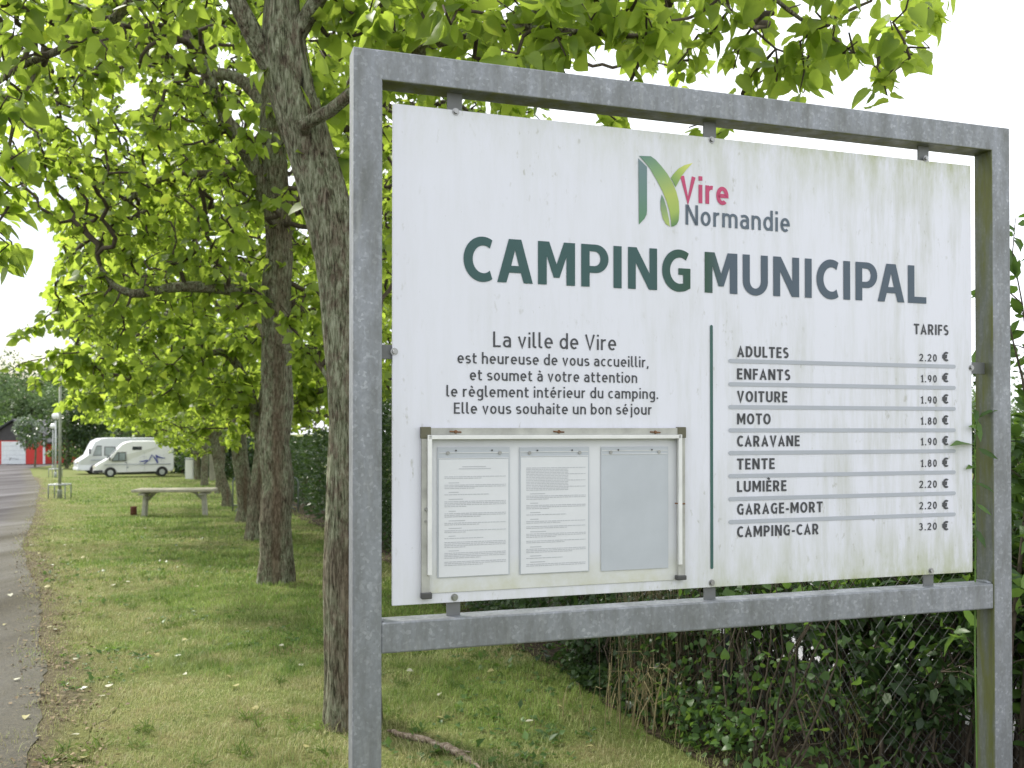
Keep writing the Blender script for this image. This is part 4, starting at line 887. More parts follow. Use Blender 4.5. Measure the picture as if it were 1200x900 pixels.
# ------------------------------------------------------------------ lamp posts with pole guards
MAT['globe'] = plain('opal_globe', (.78, .79, .80), .25, 0, .5, .02); MAT['pole'] = plain('weathered_pole', (.24, .26, .20), .6, .2, .4, .25, 6); MAT['pole_pale'] = plain('pale_pole', (.42, .44, .43), .5, .2, .4, .15, 6); MAT['guard'] = plain('guard_steel', (.16, .18, .18), .6, .4)
for px, py, d, h, pm, lab in ((70, 583, 34.2, 4.45, 'pole', 'nearest lamp post, greenish pole whose globe is up in the leaves'), (65, 558, 58, 3.75, 'pole_pale', 'middle lamp post with a white globe, left of the greenish pole'), (62, 551, 74, 3.35, 'pole_pale', 'farthest and smallest lamp post with a white globe')):
    p = PX(px, py, d); z = gz(p.y); t = thing('street_lamp', lab, 'lamp post', (p.x, p.y, z), 0, 'globe lamp posts along the road')
    MB().tube([(0, 0, -.2), (0, 0, h-.2)], [.060, .045], 12).build('pole', MAT[pm], t); MB().tube([(0, 0, -.05), (0, 0, .3), (0, 0, .34)], [.09, .085, .06], 12).build('base', MAT[pm], t)
    MB().tube([(0, 0, h-.24), (0, 0, h-.16)], [.05, .11], 12).build('collar', MAT['guard'], t); MB().sphere((0, 0, h+.04), .225).build('globe', MAT['globe'], t)
    if d < 70:
        t = thing('pole_guard', 'low square steel guard around the foot of the '+('greenish lamp post' if d < 40 else 'middle lamp post'), 'guard', (p.x, p.y, z), .1, 'guards round the lamp posts')
        q = .29; r_ = .026; zt3 = .52
        m = MB()
        C4 = [(-q, -q), (q, -q), (q, q), (-q, q)]
        for a, b in zip(C4, C4[1:]+C4[:1]): m.tube([(*a, zt3), (*b, zt3)], r_, 8)
        m.build('top_rail', MAT['pole_pale'], t)
        for a in C4: MB().tube([(*a, -.1), (*a, zt3)], .02, 8).build('leg', MAT['guard'], t)

# ------------------------------------------------------------------ picnic table and rusty canister
d = 25.3; p = PX(205, 606.5, d); g = gz(p.y)
MAT['table'] = plain('weathered_concrete', (.35, .325, .26), .9, 0, .2, .25, 9); MAT['table_leg'] = plain('limewashed_leg', (.38, .37, .31), .85, 0, .2, .2, 9)
TB = thing('picnic_table', 'long pale concrete picnic table on braced legs on the lawn', 'table', (p.x, p.y, g), .10)
s_ = d/F_PX; L_ = 45*s_; zt4 = 32*s_
MB().box(-L_, L_, -.40, .45, zt4-.075, zt4, .02).build('table_top', MAT['table'], TB)
for sg in (-1, 1):
    xl_ = sg*34*s_
    MB().prism([(xl_-.055+sg*.02, -.1), (xl_+.055+sg*.02, -.1), (xl_+.045-sg*.03, zt4-.08), (xl_-.045-sg*.03, zt4-.08)], -.12, .12, .012).build('leg', MAT['table_leg'], TB)
    a0 = xl_-sg*.02; b0 = xl_-sg*.32
    MB().prism([(a0, zt4*.50), (a0, zt4*.64), (b0-sg*.02, zt4-.10), (b0+sg*.11, zt4-.10)], -.05, .05, .008).build('brace', MAT['table_leg'], TB)
    MB().box(xl_-.09, xl_+.09, -.34, .38, zt4-.16, zt4-.1, .01).build('bearer', MAT['table_leg'], TB)
p = PX(156.5, 606, 25.6); CN = thing('rusty_canister', 'small rusty brown canister on the grass beside the picnic table', 'canister', (p.x, p.y, gz(p.y)), .2)
MB().tube([(0, 0, -.02), (0, 0, .22), (0, 0, .235)], [.082, .082, .076], 20).build('drum', plain('rusty_brown', (.11, .040, .026), .8, 0, .3, .35, 20), CN)
MB().tube([(0, 0, .231), (0, 0, .243)], [.088, .088], 20).build('rim', MAT['rust'], CN); MB().tube([(0, 0, .07), (0, 0, .085)], .0845, 20).build('band', MAT['rust'], CN)

# steel barrier behind the trunks
p = PX(311, 597, 27.2); BR = thing('steel_barrier', 'grey steel crowd barrier with rounded corners, behind the third and fourth trunks', 'barrier', (p.x, p.y, gz(p.y)), -.06)
q = 39*27.2/F_PX; hh = 1.0
MB().tube([(-q, 0, -.05), (-q, 0, hh-.14), (-q+.05, 0, hh-.04), (-q+.15, 0, hh), (q-.15, 0, hh), (q-.05, 0, hh-.04), (q, 0, hh-.14), (q, 0, -.05)], .020, 8).build('frame', MAT['guard'], BR)
MB().tube([(-q, 0, .18), (q, 0, .18)], .014, 8).build('lower_rail', MAT['guard'], BR)
for k in range(1, 14): MB().tube([(-q+2*q*k/14, 0, .18), (-q+2*q*k/14, 0, hh)], .008, 6).build('bar', MAT['guard'], BR)
for sg in (-1, 1): MB().tube([(sg*q*.82, -.28, .02), (sg*q*.82, 0, .12), (sg*q*.82, .28, .02)], .016, 8).build('foot', MAT['guard'], BR)

# ------------------------------------------------------------------ camper vans
MAT['van_white'] = plain('van_paint', (.74, .74, .73), .28, 0, .5, .03, 2); MAT['van_grey'] = plain('pale_van_paint', (.62, .64, .67), .28, 0, .5, .03, 2)
MAT['glass'] = plain('dark_glass', (.035, .045, .05), .06, 0, .6, .1, 1); MAT['glass_pale'] = plain('curtained_glass', (.24, .28, .29), .1, 0, .6, .2, 2); MAT['tyre'] = plain('tyre', (.02, .02, .02), .85); MAT['hub'] = plain('wheel_hub', (.50, .52, .53), .35, .4)
MAT['bumper'] = plain('bumper', (.04, .04, .043), .7); MAT['blue'] = plain('blue_graphic', (.03, .045, .28), .4); MAT['grey_line'] = plain('grey_line', (.30, .32, .37), .4); MAT['lampglass'] = plain('headlight', (.55, .50, .38), .12, 0, .7)
def side_panel(pts, y, mat, name, par, th=.02, bev=.006): return MB().prism(pts, y-th, y, bev).build(name, mat, par)
def wheel(x, w, r, par):
    for sg in (-1, 1):
        y = sg*(w-.11)
        m = MB(); m.tube([(x, y-.10, r), (x, y-.085, r), (x, y+.085, r), (x, y+.10, r)], [r*.92, r, r, r*.92], 24); wl = m.build('wheel', MAT['tyre'], par)
        m = MB(); m.tube([(x, y+sg*.09, r), (x, y+sg*.108, r)], [r*.60, r*.56], 20); m.tube([(x, y+sg*.105, r), (x, y+sg*.125, r)], [r*.2, r*.16], 12); m.build('rim', MAT['hub'], wl)
def arch(x, r, w, par):
    for sg in (-1, 1):
        MB().prism([(x+math.cos(R(a))*r*1.22, r*.95+math.sin(R(a))*r*1.18) for a in range(-20, 201, 10)], min(sg*(w+.004), sg*(w-.2)), max(sg*(w+.004), sg*(w-.2))).build('wheel_arch', MAT['bumper'], par)
d = 59.5; p = PX(157, 559.5, d); g = gz(p.y); RZ = R(27)
VAN = thing('camper_van', 'white high-roof camper van with a blue zigzag on its side', 'camper van', (p.x, p.y, g), RZ)
HW = .95; ox = -2.70; VAN.scale = (.87, .9, .93)
prof = [(.0, .42), (.02, .66), (.12, .80), (.40, .98), (.82, 1.22), (1.35, 1.72), (1.80, 2.18), (2.05, 2.34), (2.5, 2.43), (3.6, 2.44), (4.9, 2.40), (5.22, 2.30), (5.32, 2.0), (5.34, .50), (5.2, .36), (.1, .30)]
def shell(prof, hw, name, mat, par, tumble=.90, nose=.86):
    """side profile lofted across the width with rounded edges and narrower roof and nose"""
    zmax = max(z for x, z in prof); xm = max(x for x, z in prof); bm = bmesh.new(); rows = []
    cx = sum(x for x, z in prof)/len(prof); czz = sum(z for x, z in prof)/len(prof)
    for y, k in ((-1, .955), (-.97, .985), (-.88, 1), (.88, 1), (.97, .985), (1, .955)):
        row = []
        for x, z in prof:
            q = 1-(1-tumble)*max(0, (z/zmax-.45)/.55)**1.5; qn = 1-(1-nose)*max(0, 1-x/.8)**2
            row.append(bm.verts.new((ox+cx+(x-cx)*(1-(1-k)*.35), y*hw*q*qn, czz+(z-czz)*(1-(1-k)*.6))))
        rows.append(row)
    n = len(prof)
    for i in range(len(rows)-1):
        for j in range(n): bm.faces.new((rows[i][j], rows[i+1][j], rows[i+1][(j+1) % n], rows[i][(j+1) % n]))
    bm.faces.new(rows[0]); bm.faces.new(rows[-1][::-1]); bmesh.ops.recalc_face_normals(bm, faces=bm.faces)
    for f in bm.faces: f.smooth = len(f.verts) == 4
    me = bpy.data.meshes.new(name); bm.to_mesh(me); bm.free(); me.materials.append(mat); return link(name, me, par)
shell(prof, HW, 'body', MAT['van_white'], VAN)
V_ = lambda pts: [(ox+a, b) for a, b in pts]
def fit_side(pts, name, mat, par, hw=HW, zmax=2.44, tumble=.90, off=.004, th=.012, nose=.86):
    """thin panel that follows the leaning body side"""
    bm = bmesh.new(); A, B = [], []
    for x, z in pts:
        q = 1-(1-tumble)*max(0, (z/zmax-.45)/.55)**1.5; qn = 1-(1-nose)*max(0, 1-x/.8)**2; y = -hw*q*qn
        A.append(bm.verts.new((ox+x, y-off, z))); B.append(bm.verts.new((ox+x, y+th, z)))
    n = len(pts); bm.faces.new(A); bm.faces.new(B[::-1])
    for i in range(n): bm.faces.new((A[i], B[i], B[(i+1) % n], A[(i+1) % n]))
    bmesh.ops.recalc_face_normals(bm, faces=bm.faces); bmesh.ops.triangulate(bm, faces=[f for f in bm.faces if len(f.verts) > 4])
    me = bpy.data.meshes.new(name); bm.to_mesh(me); bm.free(); me.materials.append(mat); return link(name, me, par)
DOOR = fit_side([(1.10, .34), (1.10, .40), (1.115, .40), (1.115, .335)], 'door_gap', MAT['grey_line'], VAN)
fr = fit_side([(1.12, 1.16), (1.42, 1.60), (1.50, 1.70), (2.08, 1.70), (2.08, 1.10), (1.14, 1.08)], 'window_frame', MAT['bumper'], VAN, off=.003)
fit_side([(1.20, 1.18), (1.44, 1.55), (1.52, 1.64), (1.57, 1.64), (1.57, 1.14), (1.22, 1.13)], 'pane', MAT['glass_pale'], fr, off=.007); fit_side([(1.63, 1.64), (2.02, 1.64), (2.02, 1.15), (1.63, 1.14)], 'pane', MAT['glass_pale'], fr, off=.007)
fr = fit_side([(2.50, 1.83), (3.14, 1.83), (3.14, 2.06), (2.50, 2.06)], 'window_frame', MAT['bumper'], VAN, off=.006); fit_side([(2.56, 1.87), (2.88, 1.87), (2.88, 2.02), (2.56, 2.02)], 'pane', MAT['glass'], fr, off=.010)
fit_side([(2.115, .36), (2.13, .36), (2.13, 1.75), (2.115, 1.75)], 'door_gap', MAT['grey_line'], VAN); fit_side([(3.30, .40), (3.31, .40), (3.31, 1.72), (3.30, 1.72)], 'door_gap', MAT['grey_line'], VAN)
fit_side([(.62, .845), (5.1, .84), (5.1, .885), (.62, .885)], 'side_moulding', MAT['grey_line'], VAN, off=.012)
fit_side([(2.02, .98), (2.10, .98), (2.10, 1.04), (2.02, 1.04)], 'door_handle', MAT['bumper'], VAN, off=.02); fit_side([(2.15, .62), (2.23, .62), (2.23, .72), (2.15, .72)], 'filler_cap', MAT['grey_line'], VAN, off=.006)
zig = [(2.93, 1.06), (3.18, 1.10), (3.36, 1.03), (3.30, .90), (3.46, 1.10), (3.62, 1.06), (3.78, 1.36), (3.92, 1.10), (4.02, 1.42), (4.22, 1.22), (4.70, 1.26), (4.42, 1.30), (4.30, 1.38), (4.03, 1.56), (3.92, 1.34), (3.78, 1.54), (3.58, 1.24), (3.42, 1.22), (3.20, 1.16)]
zz = [(2.93, 1.05), (3.22, 1.13), (3.55, 1.08), (3.80, 1.46), (4.02, 1.12), (4.12, .98)]
def ribbon(cl_, w, name, mat):
    up_, dn = [], []
    for i, (x, z) in enumerate(cl_):
        a = Vector(cl_[max(0, i-1)]); b = Vector(cl_[min(len(cl_)-1, i+1)]); t = (b-a).normalized(); nrm = Vector((-t.y, t.x)); k = w[i]
        up_.append((x+nrm.x*k, z+nrm.y*k)); dn.append((x-nrm.x*k, z-nrm.y*k))
    return fit_side(up_+dn[::-1], name, mat, VAN, off=.0065)
ribbon([(2.95, 1.06), (3.20, 1.06), (3.45, 1.12), (3.62, 1.10), (3.82, 1.50), (3.98, 1.32), (4.22, .93)], [.012, .035, .035, .03, .035, .035, .04], 'blue_graphic', MAT['blue'])
ribbon([(3.28, .88), (3.40, .98), (3.52, 1.10)], [.02, .035, .03], 'blue_graphic', MAT['blue']); ribbon([(4.22, .95), (4.14, 1.30), (4.06, 1.48), (4.30, 1.33), (4.52, 1.27), (4.74, 1.26)], [.03, .028, .035, .045, .03, .012], 'blue_graphic', MAT['blue'])
for x, z in ((3.05, 1.32), (3.2, 1.4), (3.42, 1.35), (4.6, 1.48), (4.62, 1.02), (4.45, 1.1), (3.0, .95), (4.36, 1.45)): fit_side([(x, z-.02), (x+.02, z), (x, z+.025), (x-.02, z)], 'blue_fleck', MAT['blue'], VAN, off=.0066)
MB().box(ox-.04, ox+.30, -HW*.90, HW*.90, .28, .50, .05).build('bumper', MAT['bumper'], VAN); fit_side([(.02, .33), (.55, .33), (.55, .50), (.0, .50)], 'bumper_end', MAT['bumper'], VAN, off=.03)
for sg in (-1, 1): MB().box(ox-.015, ox+.20, sg*.62-.18, sg*.62+.18, .60, .78, .03).build('headlight', MAT['lampglass'], VAN)
MB().prism([(ox+.0, .56), (ox+.06, .74), (ox+.09, .74), (ox+.03, .56)], -.40, .40).build('grille', MAT['bumper'], VAN)
MB().prism([(ox+.86, 1.285), (ox+1.36, 1.765), (ox+1.50, 1.90), (ox+1.50, 1.86), (ox+.90, 1.26)], -.76, .76, .008).build('windscreen', MAT['glass'], VAN)
MB().tube([(ox+1.05, -.90, 1.22), (ox+1.0, -1.06, 1.25)], .02, 8).box(ox+.95, ox+1.03, -1.20, -1.04, 1.14, 1.38, .02).build('wing_mirror', MAT['bumper'], VAN)
for x in (1.05, 4.52):
    arch(ox+x, .33, HW, VAN); wheel(ox+x, HW+.03, .33, VAN)
MB().box(ox+1.6, ox+4.0, -.6, .6, .20, .31).build('underbody', MAT['bumper'], VAN)

# grey integrated motorhome behind it
d = 65; p = PX(137, 557, d); g = gz(p.y)
MH = thing('motorhome', 'pale grey integrated motorhome with a big sloping windscreen, behind the white camper van', 'motorhome', (p.x, p.y, g), R(34)); HW2 = 1.08; ox = -3.0; MH.scale = (.88, .9, .93)
prof2 = [(.02, .42), (.0, .70), (.08, 1.0), (.42, 1.20), (.72, 1.40), (1.02, 2.05), (1.22, 2.40), (1.6, 2.60), (2.2, 2.66), (5.9, 2.66), (6.15, 2.5), (6.2, .5), (6.0, .34), (.2, .30)]
shell(prof2, HW2, 'body', MAT['van_grey'], MH, .93, .82)
F2 = lambda pts, n_, m_, par, off=.004: fit_side(pts, n_, m_, par, HW2, 2.66, .93, off, .012, .82)
MB().prism([(ox+.745, 1.44), (ox+1.03, 2.06), (ox+1.12, 2.22), (ox+1.12, 2.17), (ox+.80, 1.42)], -.90, .90, .008).build('windscreen', MAT['glass_pale'], MH)
for pts in ([(1.02, 1.35), (1.32, 2.10), (1.68, 2.10), (1.68, 1.35)], [(1.86, 1.35), (1.86, 2.02), (2.66, 2.02), (2.66, 1.35)], [(3.05, 1.35), (3.05, 2.05), (3.75, 2.05), (3.75, 1.35)]):
    fr = F2(pts, 'window_frame', MAT['bumper'], MH); cx_ = sum(a for a, _ in pts)/4; cz_ = sum(b for _, b in pts)/4
    F2([(cx_+(a-cx_)*.86, cz_+(b-cz_)*.86) for a, b in pts], 'pane', MAT['glass_pale'], fr, .008)
F2([(.9, 1.02), (6.0, 1.02), (6.0, 1.08), (.9, 1.08)], 'side_moulding', MAT['grey_line'], MH, .01)
for sg in (-1, 1): MB().box(ox-.03, ox+.14, sg*.70-.16, sg*.70+.16, .80, .96, .03).build('headlight', MAT['lampglass'], MH)
MB().box(ox-.03, ox+.10, -.45, .45, .72, .86, .02).build('grille', MAT['grey_line'], MH); MB().box(ox-.05, ox+.25, -HW2*.86, HW2*.86, .30, .52, .05).build('bumper', MAT['van_grey'], MH)
MB().tube([(ox+1.0, -1.0, 1.75), (ox+.80, -1.24, 1.80)], .02, 8).box(ox+.74, ox+.84, -1.36, -1.16, 1.50, 1.90, .02).build('wing_mirror', MAT['bumper'], MH)
for x in (1.25, 4.9):
    arch(ox+x, .34, HW2, MH); wheel(ox+x, HW2+.03, .34, MH)

# small post-like things seen at the end of the row
p = PX(222, 556, 55); t = thing('marker_post', 'small white marker post in the shade behind the camper van', 'post', (p.x, p.y, gz(p.y)))
MB().box(-.22, .22, -.12, .12, -.1, 1.15, .04).build('post_body', MAT['van_white'], t); MB().box(-.24, .24, -.14, .14, 1.15, 1.24, .03).build('cap', MAT['bar_grey'], t)
p = PX(252.5, 558, 53); t = thing('stone_pillar', 'pale square pillar at the shady end of the tree row', 'pillar', (p.x, p.y, gz(p.y)), .2)
MB().box(-.3, .3, -.3, .3, -.1, 1.9, .03).build('shaft', plain('lichened_stone', (.26, .25, .19), .9, 0, .2, .25, 5), t); MB().box(-.37, .37, -.37, .37, 1.9, 2.02, .02).build('capstone', MAT['table'], t)

# ------------------------------------------------------------------ hedge, fence and shrubs
def hb(y): return np.interp(y, HB_Y, HB_X)
def leaf_box(name, n, y0, y1, off0, off1, h0, h1, size, mat, templ, ystart, parent, matw=None):
    y = RNG.uniform(y0, y1, n); f = RNG.random(n); 
    side = RNG.random(n) < .7; off = np.where(side, off0+RNG.beta(1.2, 4, n)*(off1-off0), RNG.uniform(off0, off1, n))
    h = h0+(h1-h0)*RNG.random(n)**.8; lump = .22*(vnoise(y, h, 1.6, 31)-.5)+.12*(vnoise(y, h, 5, 33)-.5); x = hb(y)+off+lump
    top = h1-.25*vnoise(y, y*0, 1.3, 34); k = h < top; x, y, h = x[k], y[k], h[k]
    D = np.stack([RNG.normal(-.6, .6, len(x)), RNG.normal(-.3, .6, len(x)), RNG.normal(.1, .5, len(x))], 1)
    P = np.stack([x, y, gz(y)+h], 1)-np.array(parent.location)
    return link(name, leaves(name, P, D, size*RNG.uniform(.6, 1.35, len(x)), mat, templ, up=.5, matw=matw), parent)
HED = thing('hedge', 'long dark clipped hedge running behind the row of trees', 'hedge', (hb(20)+.8, 20, gz(20)))
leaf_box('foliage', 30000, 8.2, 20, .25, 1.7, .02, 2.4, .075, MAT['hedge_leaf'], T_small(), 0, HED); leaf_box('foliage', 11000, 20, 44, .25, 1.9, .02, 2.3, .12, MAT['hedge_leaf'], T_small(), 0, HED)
paths = []
for k in range(120):
    y = random.uniform(8.3, 40); x = hb(y)+random.uniform(.6, 1.3); b = np.array([x, y, gz(y)-.05])-np.array(HED.location); P = [b]
    for q in range(4): P.append(P[-1]+np.array([random.uniform(-.16, .16), random.uniform(-.16, .16), .42]))
    paths.append((np.array(P), np.array([.025, .02, .015, .01, .004])))
link('stems', tubes('stems', paths, MAT['twig'], 6), HED)
def shrub(label, x, y, h, spread, stems, nleaf, lsize, mat, templ, name='shrub', lean=(0, 0), group=None, droop=.25, bare=.15, up=.6, matw=None, taper=False):
    g = gz(y); t = thing(name, label, 'shrub' if name != 'tall_grass' else 'grass', (x, y, g), 0, group); paths = []; LP = []; LD = []
    for k in range(stems):
        a = random.uniform(0, 2*math.pi); r = spread*random.uniform(.25, 1); hh = h*random.uniform(.6, 1.0)
        b = np.array([random.gauss(0, spread*.22), random.gauss(0, spread*.22), -.03]); tipv = np.array([math.cos(a)*r+lean[0]*hh, math.sin(a)*r+lean[1]*hh, hh])
        n = 9; s = np.linspace(0, 1, n)[:, None]; bend = np.array([0, 0, 1.0])*hh*.25*np.sin(np.pi*s); P = b+(tipv-b)*s*np.array([1, 1, 1])+bend*.5
        P[:, :2] = b[:2]+(tipv[:2]-b[:2])*(s**1.5); P[-2:, 2] -= droop*r*np.array([.2, .6]); P += RNG.normal(0, .012, P.shape)*s
        r0 = random.uniform(.004, .009)*(1+h*.3); paths.append((P, np.linspace(r0, .0018, n)))
        for q in range(random.choice((2, 3, 4))):
            i = random.randint(3, n-2); dv = RNG.normal(0, 1, 3); dv[2] = abs(dv[2])*.7+.15; dv = dv/np.linalg.norm(dv)*random.uniform(.12, .34)*min(1.2, h); c = P[i]; SP_ = np.array([c, c+dv*.5+np.array([0, 0, .02]), c+dv])
            paths.append((SP_, np.array([.0035, .0025, .0012])))
            for w in np.linspace(.2, 1, 8): LP.append(c+dv*w); LD.append(dv/np.linalg.norm(dv))
        for w in np.linspace(bare, 1, 16):
            i = w*(n-1); j = min(n-2, int(i)); LP.append(P[j]+(P[j+1]-P[j])*(i-j)); LD.append((P[j+1]-P[j])/np.linalg.norm(P[j+1]-P[j]))
    link('stems', tubes('stems', paths, MAT['twig'], 5), t)
    LP, LD = np.array(LP), np.array(LD); k = RNG.integers(0, len(LP), nleaf); D = LD[k]*.6+RNG.normal(0, .7, (nleaf, 3)); D[:, 2] -= .12
    link('foliage', leaves('foliage', LP[k]+RNG.normal(0, .012, (nleaf, 3)), D, lsize*np.clip(RNG.normal(1, .28, nleaf), .4, 1.6), mat, templ, up=up, matw=matw), t)
    return t
LG = T_long(.17); LW = T_long(.24)
SG = 'shrubs growing through the wire fence'
MSH = [MAT['shrub_leaf'], MAT['grey_leaf']]
for a in (
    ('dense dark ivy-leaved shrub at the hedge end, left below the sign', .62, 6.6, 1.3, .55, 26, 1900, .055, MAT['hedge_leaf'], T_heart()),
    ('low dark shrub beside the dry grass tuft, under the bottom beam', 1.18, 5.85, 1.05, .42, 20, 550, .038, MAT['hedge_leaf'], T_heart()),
    ('shrub with small mixed leaves behind the dark fence post', 1.30, 5.0, 1.25, .5, 22, 1300, .065, MSH, LW),
    ('twiggy shrub behind the slack wire mesh under the middle of the sign', 1.62, 4.65, 1.2, .5, 22, 1200, .075, MSH, LW),
    ('broad-leaved shrub with grey-green shoots under the bottom beam', 1.95, 4.55, 1.15, .5, 20, 800, .095, MSH, LG),
    ('leafy shrub with long bright leaves left of the right sign post', 2.10, 4.20, 1.10, .45, 18, 640, .095, MAT['shrub_leaf'], LG),
    ('low ragged shrub at the foot of the corner fence post', 1.72, 4.15, .62, .38, 16, 600, .06, MAT['hedge_leaf'], LW),
    ('open shrub with gaps beside the lower right post', 2.38, 4.55, 1.05, .5, 16, 620, .085, MAT['shrub_leaf'], LG)):
    shrub(*a, group=SG, matw=.16 if isinstance(a[8], list) else None)
shrub('tall leafy shrub rising beside the right sign post', 2.20, 3.95, 2.75, .24, 15, 820, .080, MAT['shrub_leaf'], LW, bare=.1, up=.5)
shrub('dark bushy shrub at the right edge of the sign', 2.46, 4.3, 1.60, .5, 24, 1900, .075, [MAT['hedge_leaf'], MAT['shrub_leaf']], LW, matw=.45)
shrub('bright low bush on the right, behind the right sign post', 2.88, 5.2, 1.75, .7, 22, 1700, .085, MAT['shrub_leaf'], LW)
# ivy scrambling over the lawn side of the fence and the ground at its foot
def ivy(label, y0, y1, n, h1, size, mat, depth, seed, pw=1.6):
    yc = (y0+y1)/2; t = thing('ivy', label, 'ivy', (hb(yc)+.3, yc, gz(yc)), 0, 'ivy along the foot of the fence'); y = RNG.uniform(y0, y1, n); h = h1*RNG.random(n)**pw
    x = hb(y)+.03+.10*(vnoise(y, h*3, 3, seed)-.5)+depth*RNG.random(n)+.25*h*RNG.random(n); k = vnoise(y+h, h*2, 2.4, seed+1) > .30; x, y, h = x[k], y[k], h[k]
    P = np.stack([x, y, gz(y)+.02+h], 1)-np.array(t.location); D = np.stack([RNG.normal(-.5, .6, len(x)), RNG.normal(-.5, .6, len(x)), RNG.normal(-.1, .5, len(x))], 1)
    link('foliage', leaves('foliage', P, D, size*RNG.uniform(.5, 1.3, len(x)), mat, T_heart(), up=.7), t); paths = []
    for q in range(14):
        yy = random.uniform(y0, y1); b = np.array([hb(yy)+.2, yy, gz(yy)])-np.array(t.location); P = [b]
        for w in range(5): P.append(P[-1]+np.array([random.uniform(-.05, .10), random.uniform(-.12, .12), h1*.22]))
        paths.append((np.array(P), np.linspace(.006, .002, 6)))
    link('stems', tubes('stems', paths, MAT['twig'], 5), t)
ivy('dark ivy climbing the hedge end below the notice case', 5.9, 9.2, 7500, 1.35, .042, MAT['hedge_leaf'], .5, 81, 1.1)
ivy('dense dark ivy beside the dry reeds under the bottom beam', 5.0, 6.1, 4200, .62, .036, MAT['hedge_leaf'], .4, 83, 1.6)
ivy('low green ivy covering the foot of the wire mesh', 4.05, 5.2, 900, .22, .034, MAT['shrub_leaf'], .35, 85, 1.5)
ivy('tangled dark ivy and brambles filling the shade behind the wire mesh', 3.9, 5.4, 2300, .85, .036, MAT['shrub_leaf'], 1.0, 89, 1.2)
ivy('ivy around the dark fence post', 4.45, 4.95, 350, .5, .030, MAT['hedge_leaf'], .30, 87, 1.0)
for lab, x, y, h, sp_, n_, lf, mt in (('dark laurel bush at the back behind the dry reeds', 1.05, 6.4, 1.35, .55, 2600, .060, MAT['hedge_leaf']), ('dense back bush behind the dark fence post', 1.62, 5.75, 1.30, .55, 2400, .060, MAT['hedge_leaf']),
        ('dark back bush seen through the wire mesh', 2.05, 5.25, 1.20, .50, 1700, .060, MAT['shrub_leaf']), ('back bush with small leaves left of the lower right post', 2.55, 5.2, 1.05, .45, 1100, .060, MAT['shrub_leaf'])):
    shrub(lab, x, y, h, sp_, 26, n_, lf, mt, LW, group='bushes behind the wire fence', bare=.04)
# dry grass tufts by the fence
def tuft(label, x, y, h, n, spread, mat, droop=.8):
    g = gz(y); t = thing('tall_grass', label, 'grass', (x, y, g), 0, 'tufts of tall grass along the fence'); paths = []
    for k in range(n):
        a = random.uniform(0, 6.28); r = random.uniform(.1, 1)*spread; hh = h*random.uniform(.5, 1); b = np.array([random.gauss(0, .03+spread*.38), random.gauss(0, .04+spread*.45), -.01]); dr_ = random.uniform(0, droop)
        P = np.array([b, b+[math.cos(a)*r*.2, math.sin(a)*r*.2, hh*.5], b+[math.cos(a)*r*.55, math.sin(a)*r*.55, hh*(.9-.15*dr_)], b+[math.cos(a)*r, math.sin(a)*r, hh*(1-.55*dr_)]]); paths.append((P, np.array([.0024, .0022, .0016, .0006])))
    link('blades', tubes('blades', paths, mat, 3), t)
MAT['straw'] = plain('dry_straw', (.30, .25, .13), .8, 0, .2, .35, 5); MAT['reed'] = plain('brown_reed', (.16, .135, .080), .85, 0, .2, .4, 5); MAT['fresh_blade'] = plain('fresh_blade', (.10, .18, .04), .6, 0, .3, .3, 5)
tuft('tall dry brown reeds under the bottom beam, left of the dark fence post', .80, 5.22, .95, 190, .20, MAT['reed'], .45); tuft('arching pale grass tuft at the foot of the hedge', 0.72, 4.95, .45, 90, .30, MAT['straw'], 1.0)
tuft('rusty brown stalks right of the dark fence post', 1.15, 5.0, .9, 60, .18, MAT['reed'], .3); tuft('straw-coloured grass behind the wire mesh', 1.66, 4.5, .5, 45, .3, MAT['straw'], .7)
# chain-link fence: along the lawn, turning a corner behind the sign
FP = [Vector((1.05-.33*(11-4.63), 11.0, 0)), Vector((1.50, 3.95, 0)), Vector((4.3, 4.85, 0))]
FEN = thing('wire_fence', 'sagging chain-link fence overgrown by shrubs below the sign', 'fence', (FP[1].x, FP[1].y, gz(FP[1].y)))
MAT['wire'] = plain('fence_wire', (.10, .105, .095), .7, .2); MAT['post_green'] = plain('dark_fence_post', (.022, .028, .030), .7)
wv, loc = [], Vector(FEN.location); FH = 1.05
for a, b in ((FP[0], FP[1]), (FP[1], FP[2])):
    Ln = (b-a).length; dv = (b-a)/Ln; pn = Vector((-dv.y, dv.x, 0)); c = .062
    def FPt(s, h, o): 
        q = a+dv*s+pn*(o+.05*math.sin(s*2.1)*h); return (q.x-loc.x, q.y-loc.y, gz(q.y)+.02+h*(1+.03*math.sin(s*1.4))-loc.z)
    k = -FH
    while k < Ln:
        for sg in (1, -1):
            P = []
            for i in range(9):
                h = FH*i/8; s0 = k+h if sg > 0 else k+FH-h
                if 0 <= s0 <= Ln: P.append(FPt(s0+.004*math.sin(i*2+k*9), h, .002*sg))
            if len(P) > 1: wv.append((np.array(P), np.full(len(P), .0012)))
        k += c
    wv.append((np.array([FPt(s, FH, 0) for s in np.linspace(0, Ln, 20)]), np.full(20, .0022)))
link('wire_mesh', tubes('wire_mesh', wv, MAT['wire'], 3), FEN)
for q in [FP[0]+(FP[1]-FP[0])*t_ for t_ in (0, .42, .86)]+[FP[2]]:
    MB().tube([(q.x-loc.x, q.y-loc.y+.03, gz(q.y)-loc.z-.2), (q.x-loc.x, q.y-loc.y+.03, gz(q.y)-loc.z+1.16)], .024, 10).build('post', MAT['post_green'], FEN)

